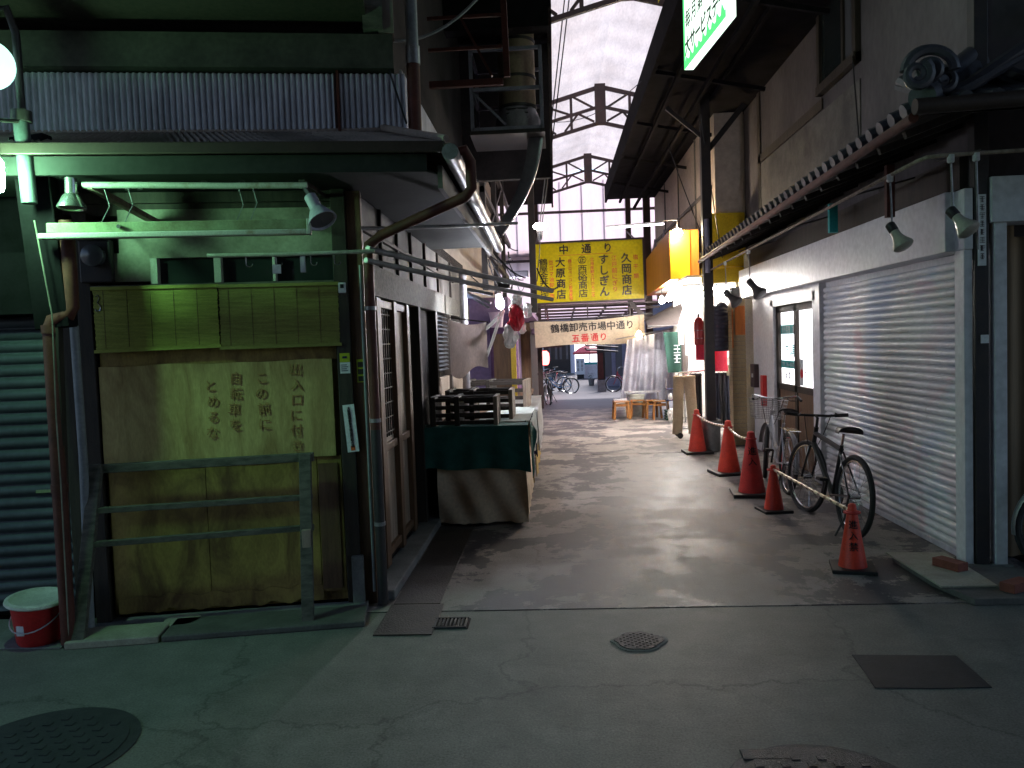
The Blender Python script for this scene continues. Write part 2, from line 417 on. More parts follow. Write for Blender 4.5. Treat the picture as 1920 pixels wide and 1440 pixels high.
class MB:
    """collects shapes for ONE mesh object; fr maps local design coordinates to the world"""
    def __init__(s, fr=None):
        s.v, s.f, s.fr = [], [], fr or I4
    def add(s, vs, fs):
        o = len(s.v)
        s.v += [s.fr @ Vector(p) for p in vs]
        s.f += [tuple(i + o for i in f) for f in fs]
    def bx(s, x0, x1, y0, y1, z0, z1):
        s.add([(x0, y0, z0), (x1, y0, z0), (x1, y1, z0), (x0, y1, z0), (x0, y0, z1), (x1, y0, z1), (x1, y1, z1), (x0, y1, z1)],
              [(0, 3, 2, 1), (4, 5, 6, 7), (0, 1, 5, 4), (1, 2, 6, 5), (2, 3, 7, 6), (3, 0, 4, 7)])
        return s
    def bar(s, p, q, wd, ht, up=(0, 0, 1)):
        p, q = Vector(p), Vector(q)
        d = (q - p).normalized()
        u = Vector(up)
        if abs(d.dot(u)) > .98:
            u = Vector((0, 1, 0))
        a = d.cross(u).normalized() * wd / 2
        b = a.cross(d).normalized() * ht / 2
        vs = [p - a - b, p + a - b, p + a + b, p - a + b, q - a - b, q + a - b, q + a + b, q - a + b]
        s.add(vs, [(0, 3, 2, 1), (4, 5, 6, 7), (0, 1, 5, 4), (1, 2, 6, 5), (2, 3, 7, 6), (3, 0, 4, 7)])
        return s
    def tube(s, pts, r, n=8, closed=False):
        pts = [Vector(p) for p in pts]
        rs = r if isinstance(r, (list, tuple)) else [r] * len(pts)
        rings, k = [], len(pts)
        prev = None
        for i, p in enumerate(pts):
            if closed:
                d = pts[(i + 1) % k] - pts[i - 1]
            else:
                d = pts[min(i + 1, k - 1)] - pts[max(i - 1, 0)]
            d.normalize()
            if prev is None:
                u = Vector((0, 0, 1)) if abs(d.z) < .9 else Vector((0, 1, 0))
                a = d.cross(u).normalized()
            else:
                a = (prev - d * prev.dot(d)).normalized()
            prev = a
            b = d.cross(a)
            rings.append([p + (a * math.cos(t) + b * math.sin(t)) * rs[i] for t in [2 * math.pi * j / n for j in range(n)]])
        vs = [v for g in rings for v in g]
        fs = []
        for i in range(k if closed else k - 1):
            a0, b0 = i * n, ((i + 1) % k) * n
            for j in range(n):
                fs.append((a0 + j, a0 + (j + 1) % n, b0 + (j + 1) % n, b0 + j))
        if not closed:
            fs.append(tuple(range(n - 1, -1, -1)))
            fs.append(tuple((k - 1) * n + j for j in range(n)))
        s.add(vs, fs)
        return s
    def lathe(s, prof, n=24, mx=None, cap=True):
        mx = mx or I4
        vs, fs = [], []
        for r, z in prof:
            for j in range(n):
                t = 2 * math.pi * j / n
                vs.append(mx @ Vector((r * math.cos(t), r * math.sin(t), z)))
        for i in range(len(prof) - 1):
            for j in range(n):
                fs.append((i * n + j, i * n + (j + 1) % n, (i + 1) * n + (j + 1) % n, (i + 1) * n + j))
        if cap:
            fs.append(tuple(range(n - 1, -1, -1)))
            fs.append(tuple((len(prof) - 1) * n + j for j in range(n)))
        s.add(vs, fs)
        return s
    def poly(s, pts):
        s.add(pts, [tuple(range(len(pts)))])
        return s
    def prism(s, pts, z0, z1):
        n = len(pts)
        s.add([(x, y, z0) for x, y in pts] + [(x, y, z1) for x, y in pts],
              [tuple(range(n - 1, -1, -1)), tuple(range(n, 2 * n))] + [(i, (i + 1) % n, n + (i + 1) % n, n + i) for i in range(n)])
        return s
    def grid(s, fn, nu, nv, th=0.0):
        P = [[Vector(fn(i / nu, j / nv)) for j in range(nv + 1)] for i in range(nu + 1)]
        W = nv + 1
        vs = [p for row in P for p in row]
        fs = [(i * W + j, (i + 1) * W + j, (i + 1) * W + j + 1, i * W + j + 1) for i in range(nu) for j in range(nv)]
        if th:
            nm = (P[nu][0] - P[0][0]).cross(P[0][nv] - P[0][0]).normalized() * th
            o = len(vs)
            vs += [p - nm for p in vs]
            fs += [tuple(o + k for k in reversed(f)) for f in list(fs)]
            edge = [(i, 0) for i in range(nu)] + [(nu, j) for j in range(nv)] + [(i, nv) for i in range(nu, 0, -1)] + [(0, j) for j in range(nv, 0, -1)]
            for a in range(len(edge)):
                p, q = edge[a], edge[(a + 1) % len(edge)]
                i0, i1 = p[0] * W + p[1], q[0] * W + q[1]
                fs.append((i1, i0, o + i0, o + i1))
        s.add(vs, fs)
        return s
    def text(s, body, size, mx, bold=.012, depth=.002, rot=0.0, sx=1.0):
        c = bpy.data.curves.new('lettering', 'FONT')
        c.body = body
        c.size = size
        c.align_x = 'CENTER'
        c.extrude = depth / 2
        c.resolution_u = 2
        o = bpy.data.objects.new('lettering', c)
        COL.objects.link(o)
        dg = bpy.context.evaluated_depsgraph_get()
        me = bpy.data.meshes.new_from_object(o.evaluated_get(dg), depsgraph=dg)
        e = bold * size * .75
        # brush weight: the same strokes laid again a hair to each side
        for i, (dx, dy) in enumerate(((0, 0), (e, 0), (-e, 0), (0, e), (0, -e)) if bold > .008 else ((0, 0),)):
            k = mx @ Matrix.Rotation(rot, 4, 'Z') @ Matrix.Diagonal((sx, 1, 1, 1)) @ Matrix.Translation((dx, -.36 * size + dy, depth / 2 + i * .0002))
            s.add([k @ v.co for v in me.vertices], [tuple(p.vertices) for p in me.polygons])
        bpy.data.objects.remove(o)
        bpy.data.curves.remove(c)
        bpy.data.meshes.remove(me)
        return s
    def column(s, body, size, pitch, mx, x, y, jit=0.0, **k):
        for i, ch in enumerate(body):
            if ch != ' ':
                s.text(ch, size, mx @ Matrix.Translation((x + random.uniform(-jit, jit) * .1, y - i * pitch, 0)), rot=random.uniform(-jit, jit), **k)
        return s
    def build(s, name, m, parent=None, smooth=False, bevel=0.0):
        me = bpy.data.meshes.new(name)
        inv = WM[parent].inverted() if parent is not None else I4
        me.from_pydata([inv @ v for v in s.v], [], s.f)
        me.materials.append(m)
        if smooth:
            for p in me.polygons:
                p.use_smooth = True
            try:
                me.set_sharp_from_angle(angle=R(42))
            except Exception:
                pass
        me.update()
        o = bpy.data.objects.new(name, me)
        COL.objects.link(o)
        WM[o] = WM[parent] if parent is not None else I4
        if parent is not None:
            o.parent = parent
        if bevel:
            bv = o.modifiers.new('bevel', 'BEVEL')
            bv.width = bevel
            bv.segments = 2
            bv.limit_method = 'ANGLE'
            bv.angle_limit = R(50)
        return o

def scribble(b, mx, x, y, wd, n=4, seed=1):
    """print too small to read in the photo: a little knot of strokes"""
    rnd = random.Random(seed)
    q = MB(mx @ Matrix.Translation((x, y, 0)))
    for k in range(n):
        h = wd * (.5 - k / max(1, n - 1))
        a = rnd.uniform(.25, .5) * wd
        q.bx(-a, a, h - wd * .05, h + wd * .05, 0, .002)
    q.bx(-wd * .06 + rnd.uniform(-.2, .2) * wd, wd * .06, -wd * .5, wd * .5, .0, .0022)
    o = len(b.v)
    b.v += q.v
    b.f += [tuple(i + o for i in f_) for f_ in q.f]

def tag(o, label, cat, group=None, kind=None):
    o['label'] = label
    o['category'] = cat
    if group:
        o['group'] = group
    if kind:
        o['kind'] = kind
    return o

def thing(name, label, cat, loc=(0, 0, 0), rz=0.0, group=None):
    o = bpy.data.objects.new(name, None)
    o.empty_display_size = .1
    COL.objects.link(o)
    o.location = loc
    o.rotation_euler = (0, 0, rz)
    WM[o] = Matrix.Translation(loc) @ Matrix.Rotation(rz, 4, 'Z')
    return tag(o, label, cat, group)

def setting(name, mb, m, smooth=False):
    o = mb.build(name, m, None, smooth)
    o['kind'] = 'structure'
    return o

def copy_tree(root, loc, rz, label, swap=None):
    """a copy of a thing with copies of its parts and sub-parts"""
    swap = swap or {}
    r = root.copy()
    COL.objects.link(r)
    r.location = loc
    r.rotation_euler = (0, 0, rz)
    r['label'] = label
    def rec(a, b):
        for ch in list(a.children):
            c = ch.copy()
            if ch.data and ch.data.materials and ch.data.materials[0] in swap:
                c.data = ch.data.copy()
                c.data.materials[0] = swap[ch.data.materials[0]]
            COL.objects.link(c)
            c.parent = b
            rec(ch, c)
    rec(root, r)
    return r

def frame(o, x, y):
    x, y = Vector(x).normalized(), Vector(y).normalized()
    z = x.cross(y)
    m = Matrix((x, y, z)).transposed().to_4x4()
    m.translation = Vector(o)
    return m

def FACE(o):   # a board facing the camera end of the alley
    return frame(o, (1, 0, 0), (0, 0, 1))

def WALLR(o):  # a board on the wall at the right, facing the alley
    return frame(o, (0, -1, 0), (0, 0, 1))

def aim(p, q):  # matrix at p whose z axis runs to q
    v = Vector(q) - Vector(p)
    m = v.to_track_quat('Z', 'Y').to_matrix().to_4x4()
    m.translation = Vector(p)
    return m

def arc(p, q, sag, n=12):
    p, q = Vector(p), Vector(q)
    return [p.lerp(q, t) + Vector((0, 0, -sag * 4 * t * (1 - t))) for t in [i / n for i in range(n + 1)]]

def wob(x, y, z, k=1.0):
    return noise.noise(Vector((x * k, y * k, z * k)))

# frame of the corner house front: x along the wall, -y towards the street, z up
FR = Matrix.Translation((-3.1, 5.02, 0)) @ Matrix.Rotation(R(10), 4, 'Z')
def FL(s_, y, z):
    return FR @ Vector((s_, y, z))

# ================================================================== THE SETTING
def gz(y):   # the far road dips away gently
    return 0 if y < 20.5 else -.45 * min(1, (y - 20.5) / 13.5)

g = MB()
ys = [-150, -9, 20.5, 27, 34, 60, 220]
g.grid(lambda u, v: (-160 + 320 * u, ys[round(v * 6)], gz(ys[round(v * 6)]) - .05), 1, 6)
setting('ground', g, M['earth'])
setting('front_street', MB().bx(-14, 14, -9, 5.14, -.045, 0), M['front_street'])
f = MB()
f.bx(-1.34, 3.4, 5.165, 12.19, -.045, 0)
f.bx(-1.34, 3.4, 12.205, 20.5, -.045, .001)
setting('alley_floor', f, M['alley_floor'])
a = MB()
ya = [20.5, 24, 28, 34, 46, 75]
a.grid(lambda u, v: (-5 + 11 * u, ya[round(v * 5)], gz(ya[round(v * 5)]) - .004), 1, 5)
a.bx(-30, -5, 44, 75, -.49, -.455)
a.bx(6, 30, 44, 75, -.49, -.455)
setting('asphalt_road', a, M['asphalt'])

# covers, plates and patches let into the street
def manhole(x, y, r, label, irregular=0.0):
    t = thing('manhole_cover', label, 'manhole cover', (x, y, 0))
    b = MB()
    n = 40
    ring = [(r * (1 + irregular * wob(math.cos(k * .157) * 2, math.sin(k * .157) * 2, x)) * math.cos(2 * math.pi * k / n), r * (1 + irregular * wob(math.cos(k * .157) * 2, 3, y)) * math.sin(2 * math.pi * k / n)) for k in range(n)]
    b.prism([(x + p * 1.14, y + q * 1.14) for p, q in ring], .001, .006)
    b.build('rim', M['grey_conc'] if irregular else M['iron'], t)
    b = MB()
    b.prism([(x + p, y + q) for p, q in ring], .006, .011)
    for i in range(-6, 7):
        for j in range(-6, 7):
            px, py = i * r / 6.5, j * r / 6.5
            if px * px + py * py < (r * .88) ** 2 and (i + j) % 2 == 0:
                b.bx(x + px - r * .05, x + px + r * .05, y + py - r * .05, y + py + r * .05, .011, .015)
    b.build('lid', M['iron'], t, bevel=.001)
    return t
manhole(-2.36, 3.38, .36, 'large round manhole cover at the lower left of the street')
manhole(.43, 4.57, .135, 'small rough iron valve cover in the middle of the street', .22)
t = manhole(.98, 2.985, .34, 'large round manhole cover cut off by the bottom edge of the view')
MB().bx(.72, .93, 3.245, 3.325, .001, .012).build('inspection_lid', M['iron'], t, bevel=.002)
b = MB()
b.prism([(1.55, 4.33), (1.80, 4.315), (2.08, 4.30), (2.07, 4.08), (2.06, 3.91), (1.78, 3.905), (1.51, 3.92), (1.53, 4.1)], 0, .005)
tag(b.build('tarmac_patch', mat('old tarmac', (.035, .034, .038), (.022, .022, .025), scale=8, rough=.7, bump=.3)), 'dark rectangular tarmac patch in the concrete street at right', 'road patch')
b = MB()
b.bx(-1.15, -.83, 5.3, 7.45, .001, .007)
b.bx(-1.16, -.80, 4.72, 5.285, .001, .009)
tag(b.build('ditch_cover', M['ditch'], bevel=.002), 'rusty brown steel gutter cover along the foot of the wooden house', 'gutter cover')
t = thing('drain_grate', 'small square drain grate at the corner of the alley', 'drain', (-.71, 4.92, 0))
b = MB()
for k in range(9):
    b.bx(-.81 + k * .024, -.797 + k * .024, 4.83, 5.0, .002, .012)
b.bx(-.815, -.60, 4.825, 4.84, .002, .013).bx(-.815, -.60, 4.99, 5.005, .002, .013)
b.build('bars', M['iron'], t)
MB().bx(-.82, -.59, 4.82, 5.01, .0, .002).build('pit', M['dark_slot'], t)

# front street: unseen opaque roof, added and sized to keep daylight off the foreground
t = thing('street_arcade', 'dark covered arcade over the front street with black steel post beside the white shutter', 'arcade', (3.04, 5.92, 0))
b = MB()
b.bx(-5.7, 9.5, -5.2, 8.45, 6.75, 6.85)
b.build('roof', M['dark_board'], t)
b = MB()
b.bx(2.995, 3.09, 5.88, 5.98, 0, 6.7)
b.build('post', M['black_metal'], t, bevel=.004)
b = MB()
for x in (-5.6, -3, 0, 4, 8):
    b.bx(x - .08, x + .08, -5.0, 8.4, 6.5, 6.74)
b.build('beam', M['truss'], t)
MB().bx(3.012, 3.068, 5.872, 5.879, 2.18, 2.68).build('name_strip', M['paper'], t)
b = MB()
for k in range(8):
    scribble(b, FACE((3.04, 5.871, 0)), 0, 2.645 - k * .057, .036, 4, k)
b.build('lettering', M['ink'], t)
MB().bx(3.03, 3.085, 5.872, 5.879, 1.63, 1.69).build('notice', M['paper'], t)

t = thing('opposite_shops', 'dark closed shop fronts across the street from the alley mouth', 'shop row', (4, -5.2, 0))  # out of view, put in to stop light entering from behind
b = MB()
b.bx(-8.0, 14, -9, -5.2, 0, 6.74)
b.build('wall', M['dark_board'], t)
b = MB()
for k in range(5):
    b.bx(-7 + k * 4, -3.6 + k * 4, -5.2, -5.15, .1, 2.5)
b.build('roller_shutters', M['shutter_g'], t)

# ================================================================== CORNER HOUSE AT THE LEFT
def wedge_world(pts, z0, z1, mb):
    mb.prism(pts, z0, z1)
H0 = thing('corner_house', 'shuttered wooden corner house with corrugated canopy and boarded-up front', 'house', (-3.1, 5.02, 0), R(10))
cpt = lambda s_, y: (FL(s_, y, 0).x, FL(s_, y, 0).y)
# main body: lower storey
b = MB()
b.prism([cpt(-.11, .14), cpt(1.80, .14), (-1.36, 5.62), (-1.36, 12.2), (-4.5, 12.2), cpt(-.11, .42)], 0, 2.95)
b.build('wall', M['dark_board'], H0)
# upper storey
b = MB()
b.prism([cpt(-.9, .1), cpt(2.13, .1), (-.995, 9.6), (-6, 9.6), (-6, 4.5)], 2.96, 3.56)
b.build('upper_wall', M['mortar'], H0)
b = MB(FR)
b.bx(-.95, 2.12, -.02, .1, 3.60, 3.82)
b.build('lintel_board', M['sooty_cement'], H0)
b = MB()
b.prism([cpt(-.9, .14), cpt(2.10, .14), (-1.02, 9.6), (-6, 9.6), (-6, 4.5)], 3.57, 6.7)
b.build('top_storey', M['dark_board'], H0)
# upper eave shelf
b = MB(FR)
b.bx(-1.2, 1.95, -.42, .13, 3.93, 4.0)
b.bx(-1.2, 1.95, -.45, -.42, 3.9, 4.03)
b.build('upper_eave', M['dark_wood'], H0)
b = MB(FR)
b.bx(1.93, 2.06, -.05, .13, 3.84, 4.6)
b.build('bracket', M['grey_wood'], H0)
b = MB(FR)
b.bx(2.03, 2.13, -.03, .14, 3.83, 6.5)
b.build('corner_stud', M['mortar'], H0)
# corrugated siding, real waves
def corr(s0, s1, z0, z1, y, pitch, amp, mb):
    n = int((s1 - s0) / pitch * 6)
    mb.grid(lambda u, v: (s0 + (s1 - s0) * u, y - amp * math.sin(u * (s1 - s0) / pitch * 2 * math.pi) + .004 * wob(u * 9, v * 2, 1), z0 + (z1 - z0) * v), n, 1, .003)
b = MB(FR)
corr(-.45, 1.735, 3.21, 3.585, .06, .0385, .011, b)
corr(1.75, 2.19, 3.17, 3.585, .055, .0385, .011, b)
b.build('corrugated_siding', M['galv'], H0, smooth=True)
b = MB(FR)
b.bx(1.735, 1.752, .03, .08, 3.15, 3.6)
b.build('seam_strip', M['rust'], H0)
b = MB()
b.bx(-.99, -.975, 5.47, 8.4, 3.1, 3.62)
b.build('side_flashing', M['galv'], H0)
# canopy: front slope, side slope, fascia, gutter
b = MB(FR)
def slope(u, v):
    s_ = -.5 + (2.92 - .40 * v) * u
    return (s_, -.62 + .70 * v, 2.965 + .245 * v + .010 * math.sin(s_ / .0385 * math.pi * 2))
b.grid(slope, 460, 3, .004)
b.build('canopy_roof', M['old_roof'], H0, smooth=True)
b = MB()
b.grid(lambda u, v: (-.60 - .40 * v, 4.86 + .42 * v + (8.9 - 4.86 - .42 * v) * u, 2.955 + .22 * v + .01 * math.sin(u * 105 * 6.283 / 2)), 260, 2, .004)
b.build('canopy_roof', M['old_roof'], H0, smooth=True)
b = MB()
b.tube([FL(2.42, -.62, 2.985), FL(2.22, -.3, 3.1), FL(2.03, .06, 3.23)], [.022, .024, .024], 8)
b.tube([FL(-.5, .07, 3.205), FL(1.5, .065, 3.205), FL(2.03, .06, 3.215)], .02, 8)
b.build('ridge_cap', M['old_roof'], H0, smooth=True)
b = MB(FR)
b.bx(-.5, 2.405, -.625, -.60, 2.905, 2.972)
b.build('gutter', M['gutter'], H0, bevel=.006)
b = MB()
b.tube([(-.585, 4.80, 2.90), (-.585, 8.9, 2.80)], .05, 12)
b.build('gutter', M['steel'], H0, smooth=True)
b = MB(FR)
b.bx(-.14, 2.30, -.57, -.54, 2.80, 2.905)
b.build('fascia', M['soffit'], H0)
b = MB()
b.bx(-.69, -.66, 4.98, 8.9, 2.72, 2.86)
b.build('fascia', M['grey_board'], H0)
b = MB()
b.prism([cpt(-.5, -.54), cpt(2.24, -.54), (-.69, 5.02), (-.69, 8.9), (-1.36, 8.9), (-1.33, 5.5), cpt(1.75, .14), cpt(-.5, .14)], 2.815, 2.83)
b.build('soffit', M['soffit'], H0)
# front, from top to bottom
b = MB(FR)
b.bx(-.2, 1.78, .02, .15, 2.74, 2.81)
b.bx(.0, 1.78, .05, .15, 2.665, 2.74)
b.build('head_beam', M['dark_wood'], H0)
b = MB(FR)
b.bx(.30, 1.70, .03, .14, 2.385, 2.70)
b.bx(.18, .49, .028, .14, 2.235, 2.42)
b.build('cement_board', M['cream'], H0)
b = MB(FR)
b.bx(.505, 1.67, .07, .14, 2.21, 2.385)
b.build('transom_glass', M['glass_dark'], H0)
b = MB(FR)
for x0, x1 in ((.495, .54), (.895, .94), (1.27, 1.29)):
    MB(FR).bx(x0, x1, .0, .065, 2.214, 2.382).build('transom_frame', M['white_paint'], H0, bevel=.003)
b = MB(FR)
b.bx(.12, 1.69, .0, .12, 2.185, 2.212)
b.build('blind_rail', M['grey_wood'], H0, bevel=.003)
b = MB(FR)
for s0, s1 in ((-.09, -.02), (.03, .12)):
    b.bx(s0, s1, .0, .16, 0, 2.68)
b.build('side_post', M['dark_wood'], H0, bevel=.004)
b = MB(FR)
b.bx(1.665, 1.76, -.03, .16, 0, 2.81)
b.build('corner_post', M['dark_wood'], H0, bevel=.005)
b = MB(FR)
b.bx(1.762, 1.86, .0, .16, 0.0, 2.8)
b.build('corner_post', M['brown_wood'], H0, bevel=.005)
b = MB(FR)
b.bx(1.70, 1.78, -.06, .0, .0, .35)
b.build('post_foot', M['grey_conc'], H0, bevel=.01)
# boarded door
b = MB(FR)
b.bx(.13, 1.66, .06, .12, .03, 1.86)
b.build('door_backing', M['plywood_low'], H0)
b = MB(FR)
b.bx(.14, 1.655, .03, .058, 1.685, 1.80)
b.build('plywood_top', M['plywood_low'], H0)
PW = MB(FR)
PW.grid(lambda u, v: (.135 + 1.49 * u, .022 + .006 * wob(u * 4, v * 3, 2), 1.03 + (.655 + .01 * wob(u * 5, 0, 4)) * v), 30, 10, -.01)
pw = PW.build('plywood_panel', M['plywood'], H0)
b = MB()
PF = frame(FL(.0, .006, 0), (math.cos(R(10)), math.sin(R(10)), 0), (0, 0, 1))
b.column('出入口に付き', .088, .103, PF, 1.385, 1.625, jit=.12, bold=-.006, depth=.003)
b.column('この前に', .088, .103, PF, 1.165, 1.575, jit=.12, bold=-.006, depth=.003)
b.column('自転車を', .088, .103, PF, 0.985, 1.58, jit=.12, bold=-.006, depth=.003)
b.column('とめるな', .088, .103, PF, 0.84, 1.535, jit=.12, bold=-.006, depth=.003)
M['brush'] = mat('faded brush ink', (.28, .15, .055), (.40, .26, .095), scale=20, rough=.8)
b.build('lettering', M['brush'], pw)
b = MB(FR)
b.bx(.15, .76, .032, .058, .09, 1.02)
b.bx(.765, 1.49, .03, .058, .10, 1.025)
b.bx(1.495, 1.655, .026, .058, .10, 1.03)
b.build('plywood_low', M['plywood_low'], H0)
b = MB(FR)
b.bx(1.50, 1.63, .018, .026, .12, .98)
b.build('patch_board', M['brown_wood'], H0)
for z0, z1, s0 in ((.11, .22, .2), (.7, .79, .9)):
    pass
b = MB(FR)
def tatters(u, v):
    return (.17 + 1.33 * u, .024, .05 + .04 * wob(u * 14, 1, 1) + .10 * v)
b.grid(tatters, 60, 2, -.008)
b.build('tattered_board_edge', M['plywood_low'], H0)
# alley side of the house
XA = -1.32
b = MB()
b.bx(XA - .02, XA + .02, 5.52, 5.80, .10, 2.12)
b.build('pale_post', M['pale_wood'], H0, bevel=.005)
b = MB()
for y0, y1 in ((5.82, 5.96), (6.44, 6.56), (7.0, 7.12)):
    b.bx(XA - .03, XA + .03, y0, y1, .1, 2.12)
for z in (.15, .95, 2.05):
    b.bx(XA - .03, XA + .015, 5.96, 7.0, z, z + .06)
b.build('door_frame', M['brown_wood'], H0, bevel=.004)
b = MB()
b.bx(XA - .035, XA - .015, 5.96, 6.44, .2, 2.06)
b.bx(XA - .035, XA - .015, 6.56, 7.0, .2, 2.06)
b.build('door_panel', M['pale_wood'], H0)
b = MB()
for k in range(6):
    b.bx(XA - .015, XA - .003, 5.99 + k * .08, 6.0 + k * .08, 1.05, 2.05)
for k in range(9):
    b.bx(XA - .015, XA - .004, 5.97, 6.43, 1.08 + k * .115, 1.09 + k * .115)
b.build('door_lattice', M['dark_wood'], H0)
b = MB()
b.bx(XA - .05, XA + .05, 5.5, 12.0, 2.12, 2.34)
b.build('side_lintel', M['grey_wood'], H0, bevel=.004)
b = MB()
b.bx(XA - .04, XA, 5.5, 12.0, 2.34, 2.80)
b.build('side_board', M['grey_board'], H0)
b = MB()
for y in (6.1, 6.75, 7.4, 8.2, 9.1, 10.2):
    b.bx(XA, XA + .025, y, y + .035, 2.34, 2.8)
b.bx(XA, XA + .03, 5.5, 10.5, 2.56, 2.59)
b.build('batten', M['dark_wood'], H0)
b = MB()
for y in (7.5, 8.6, 9.75):
    b.bx(XA - .05, XA + .05, y, y + .11, 0, 2.12)
b.build('side_post', M['dark_wood'], H0, bevel=.004)
b = MB()
for k in range(14):
    b.bar((XA + .01, 8.75, 1.47 + k * .047), (XA + .01, 9.7, 1.47 + k * .047), .035, .006, (.6, 0, 1))
b.build('louvre_window', M['shutter_g'], H0)
b = MB()
b.bx(XA - .02, XA + .02, 8.72, 11.2, .75, 1.38)
b.build('side_panel', M['pale_wood'], H0)
b = MB()
b.bx(XA - .03, XA + .16, 5.4, 12.0, 0, .07)
b.build('kerb', M['grey_conc'], H0, bevel=.01)
# pipes of the house
t = thing('downpipe', 'dark brown downpipe elbowing from the canopy corner down the corner post', 'downpipe', tuple(FL(1.90, -.06, 0)))
b = MB()
e0 = Vector((-.585, 4.95, 2.92))
b.tube([e0, e0 + Vector((.07, .0, .02)), e0 + Vector((.10, .05, -.04)), e0 + Vector((.10, .06, -.20)), e0 + Vector((.06, .07, -.25)), FL(2.0, -.05, 2.50), FL(1.905, -.055, 2.43), FL(1.90, -.055, 2.34), FL(1.90, -.055, 1.2)], .034, 12)
b.build('pipe', M['rust'], t, smooth=True)
b = MB()
b.tube([FL(1.90, -.055, 1.2), FL(1.90, -.055, .01)], .036, 12)
b.build('lower_pipe', M['black_metal'], t, smooth=True)
b = MB()
for z in (.55, 1.25, 2.0):
    b.tube([FL(1.90, -.055, z), FL(1.90, -.055, z + .025)], .04, 12)
b.build('clip', M['steel'], t, smooth=True)
t = thing('conduit', 'thin pale conduit running down beside the brown corner downpipe', 'conduit', tuple(FL(1.84, -.05, 0)))
MB().tube([FL(1.845, -.05, 2.3), FL(1.845, -.05, .1)], .010, 8).build('tube', M['grey_pipe'], t, smooth=True)
t = thing('roof_downpipe', 'tall downpipe, grey above and rust red below, at the upper house corner', 'downpipe', (-.9, 5.45, 3.1))
MB().tube([(-.90, 5.5, 3.72), (-.895, 5.5, 6.5)], .042, 12).build('upper_pipe', M['grey_pipe'], t, smooth=True)
MB().tube([(-.905, 5.5, 3.10), (-.90, 5.5, 3.72)], .046, 12).build('lower_pipe', M['rust'], t, smooth=True)
MB().tube([(-.90, 5.5, 3.66), (-.90, 5.5, 3.78)], .05, 12).build('collar', M['steel'], t, smooth=True)

# neighbour's roller shutter at the far left
t = thing('neighbour_shop', 'grey roller-shuttered shop left of the corner house', 'shop', tuple(FL(-.9, .2, 0)))
b = MB(FR)
b.bx(-2.6, -.12, .34, 2.6, 0, 2.95)
b.build('wall', M['soot'], t)
b = MB(FR)
def sh(u, v):
    z = .04 + 2.0 * v
    k = (z / .082) % 1
    return (-2.5 + 2.37 * u, .30 - .022 * math.sin(math.pi * min(1, k * 1.15)) ** .7 + .012, z)
b.grid(sh, 1, 420)
b.build('roller_shutter', M['shutter_g'], t)
b = MB(FR)
b.bx(-2.6, -.1, .12, .34, 2.05, 2.45)
b.build('shutter_box', M['soot'], t)
b = MB(FR)
b.bx(-.42, -.30, .285, .297, .84, .86)
b.build('handle', M['green_enamel'], t)

# reed blinds
def blind(s0, s1, z0, z1, m, label, sag):
    t = thing('reed_blind', label, 'blind', tuple(FL(s0, -.03, z1)), R(10))
    b = MB(FR)
    n = int((z1 - z0) / .0085)
    for k in range(n):
        z = z0 + k * .0085
        dz = sag * (1 - k / n)
        j = random.uniform(-.003, .003)
        b.bar((s0 + j, -.03 + random.uniform(-.0015, .0015), z + dz), (s1 + j, -.03, z), .005, .0072)
    b.build('reeds', m, t)
    b = MB(FR)
    k = s0 + .06
    while k < s1:
        b.bx(k, k + .0022, -.0345, -.0328, z0 + .01, z1)
        k += .145
    b.build('binding_cord', M['brown_wood'], t)
    b = MB(FR)
    b.bar((s0 - .01, -.035, z0 - .004 + sag), (s1 + .01, -.035, z0 - .004), .018, .02)
    b.bar((s0 - .01, -.035, z1), (s1 + .01, -.035, z1), .02, .022)
    b.build('slat', m, t)
blind(.145, .915, 1.80, 2.19, M['blind'], 'brighter green-lit reed blind over the boarded door, nearer the leaning timber', -.01)
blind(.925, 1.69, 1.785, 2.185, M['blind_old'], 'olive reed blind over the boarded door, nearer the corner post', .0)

# trestle leaning on the door
t = thing('wooden_trestle', 'weathered wooden trestle frame leaning against the boarded door', 'trestle', tuple(FL(.75, -.25, 0)), R(10))
b = MB(FR)
b.bar((.07, -.10, 1.035), (1.49, -.10, 1.045), .05, .055)
b.build('top_rail', M['grey_wood'], t, bevel=.004)
for s_ in (.14, 1.44):
    MB(FR).bar((s_ - (.06 if s_ < 1 else .0), -.42 if s_ < 1 else -.36, .0 if s_ < 1 else .03), (s_, -.13, 1.07), .075, .05, (0, 1, 0)).build('leg', M['grey_wood'], t, bevel=.004)
for z in (.785, .585):
    MB(FR).bar((.10, -.20 + (z - .785) * .3, z), (1.48, -.17, z + .005), .045, .035).build('cross_rail', M['grey_wood'], t, bevel=.003)
MB(FR).bx(1.415, 1.47, -.285, -.245, .48, .60).build('cleat', M['pale_wood'], t, bevel=.004)

# step slabs in front of the door
tag(MB(FR).bx(.02, .56, -.47, -.20, .001, .045).build('stone_slab', M['stone_step'], bevel=.006), 'pale stone step slab under the trestle by the left pipe', 'step')
tag(MB(FR).bx(.575, 1.80, -.46, -.13, .001, .04).build('concrete_step', M['plate'], bevel=.008), 'long dark concrete step in front of the boarded door', 'step')
tag(MB(FR).bx(.24, 1.80, -.125, .0, .001, .03).build('door_sill', M['grey_conc'], bevel=.006), 'grey concrete sill under the boarded door', 'sill')
b = MB(FR)
b.lathe([(.0, 0), (.115, 0), (.115, .034), (.108, .038), (.0, .038)], 28, Matrix.Translation((.62, -.16, .002)), cap=False)
tag(b.build('meter_cover', M['stone_step'], smooth=True), 'small round pale cover in the sill of the boarded door', 'cover')

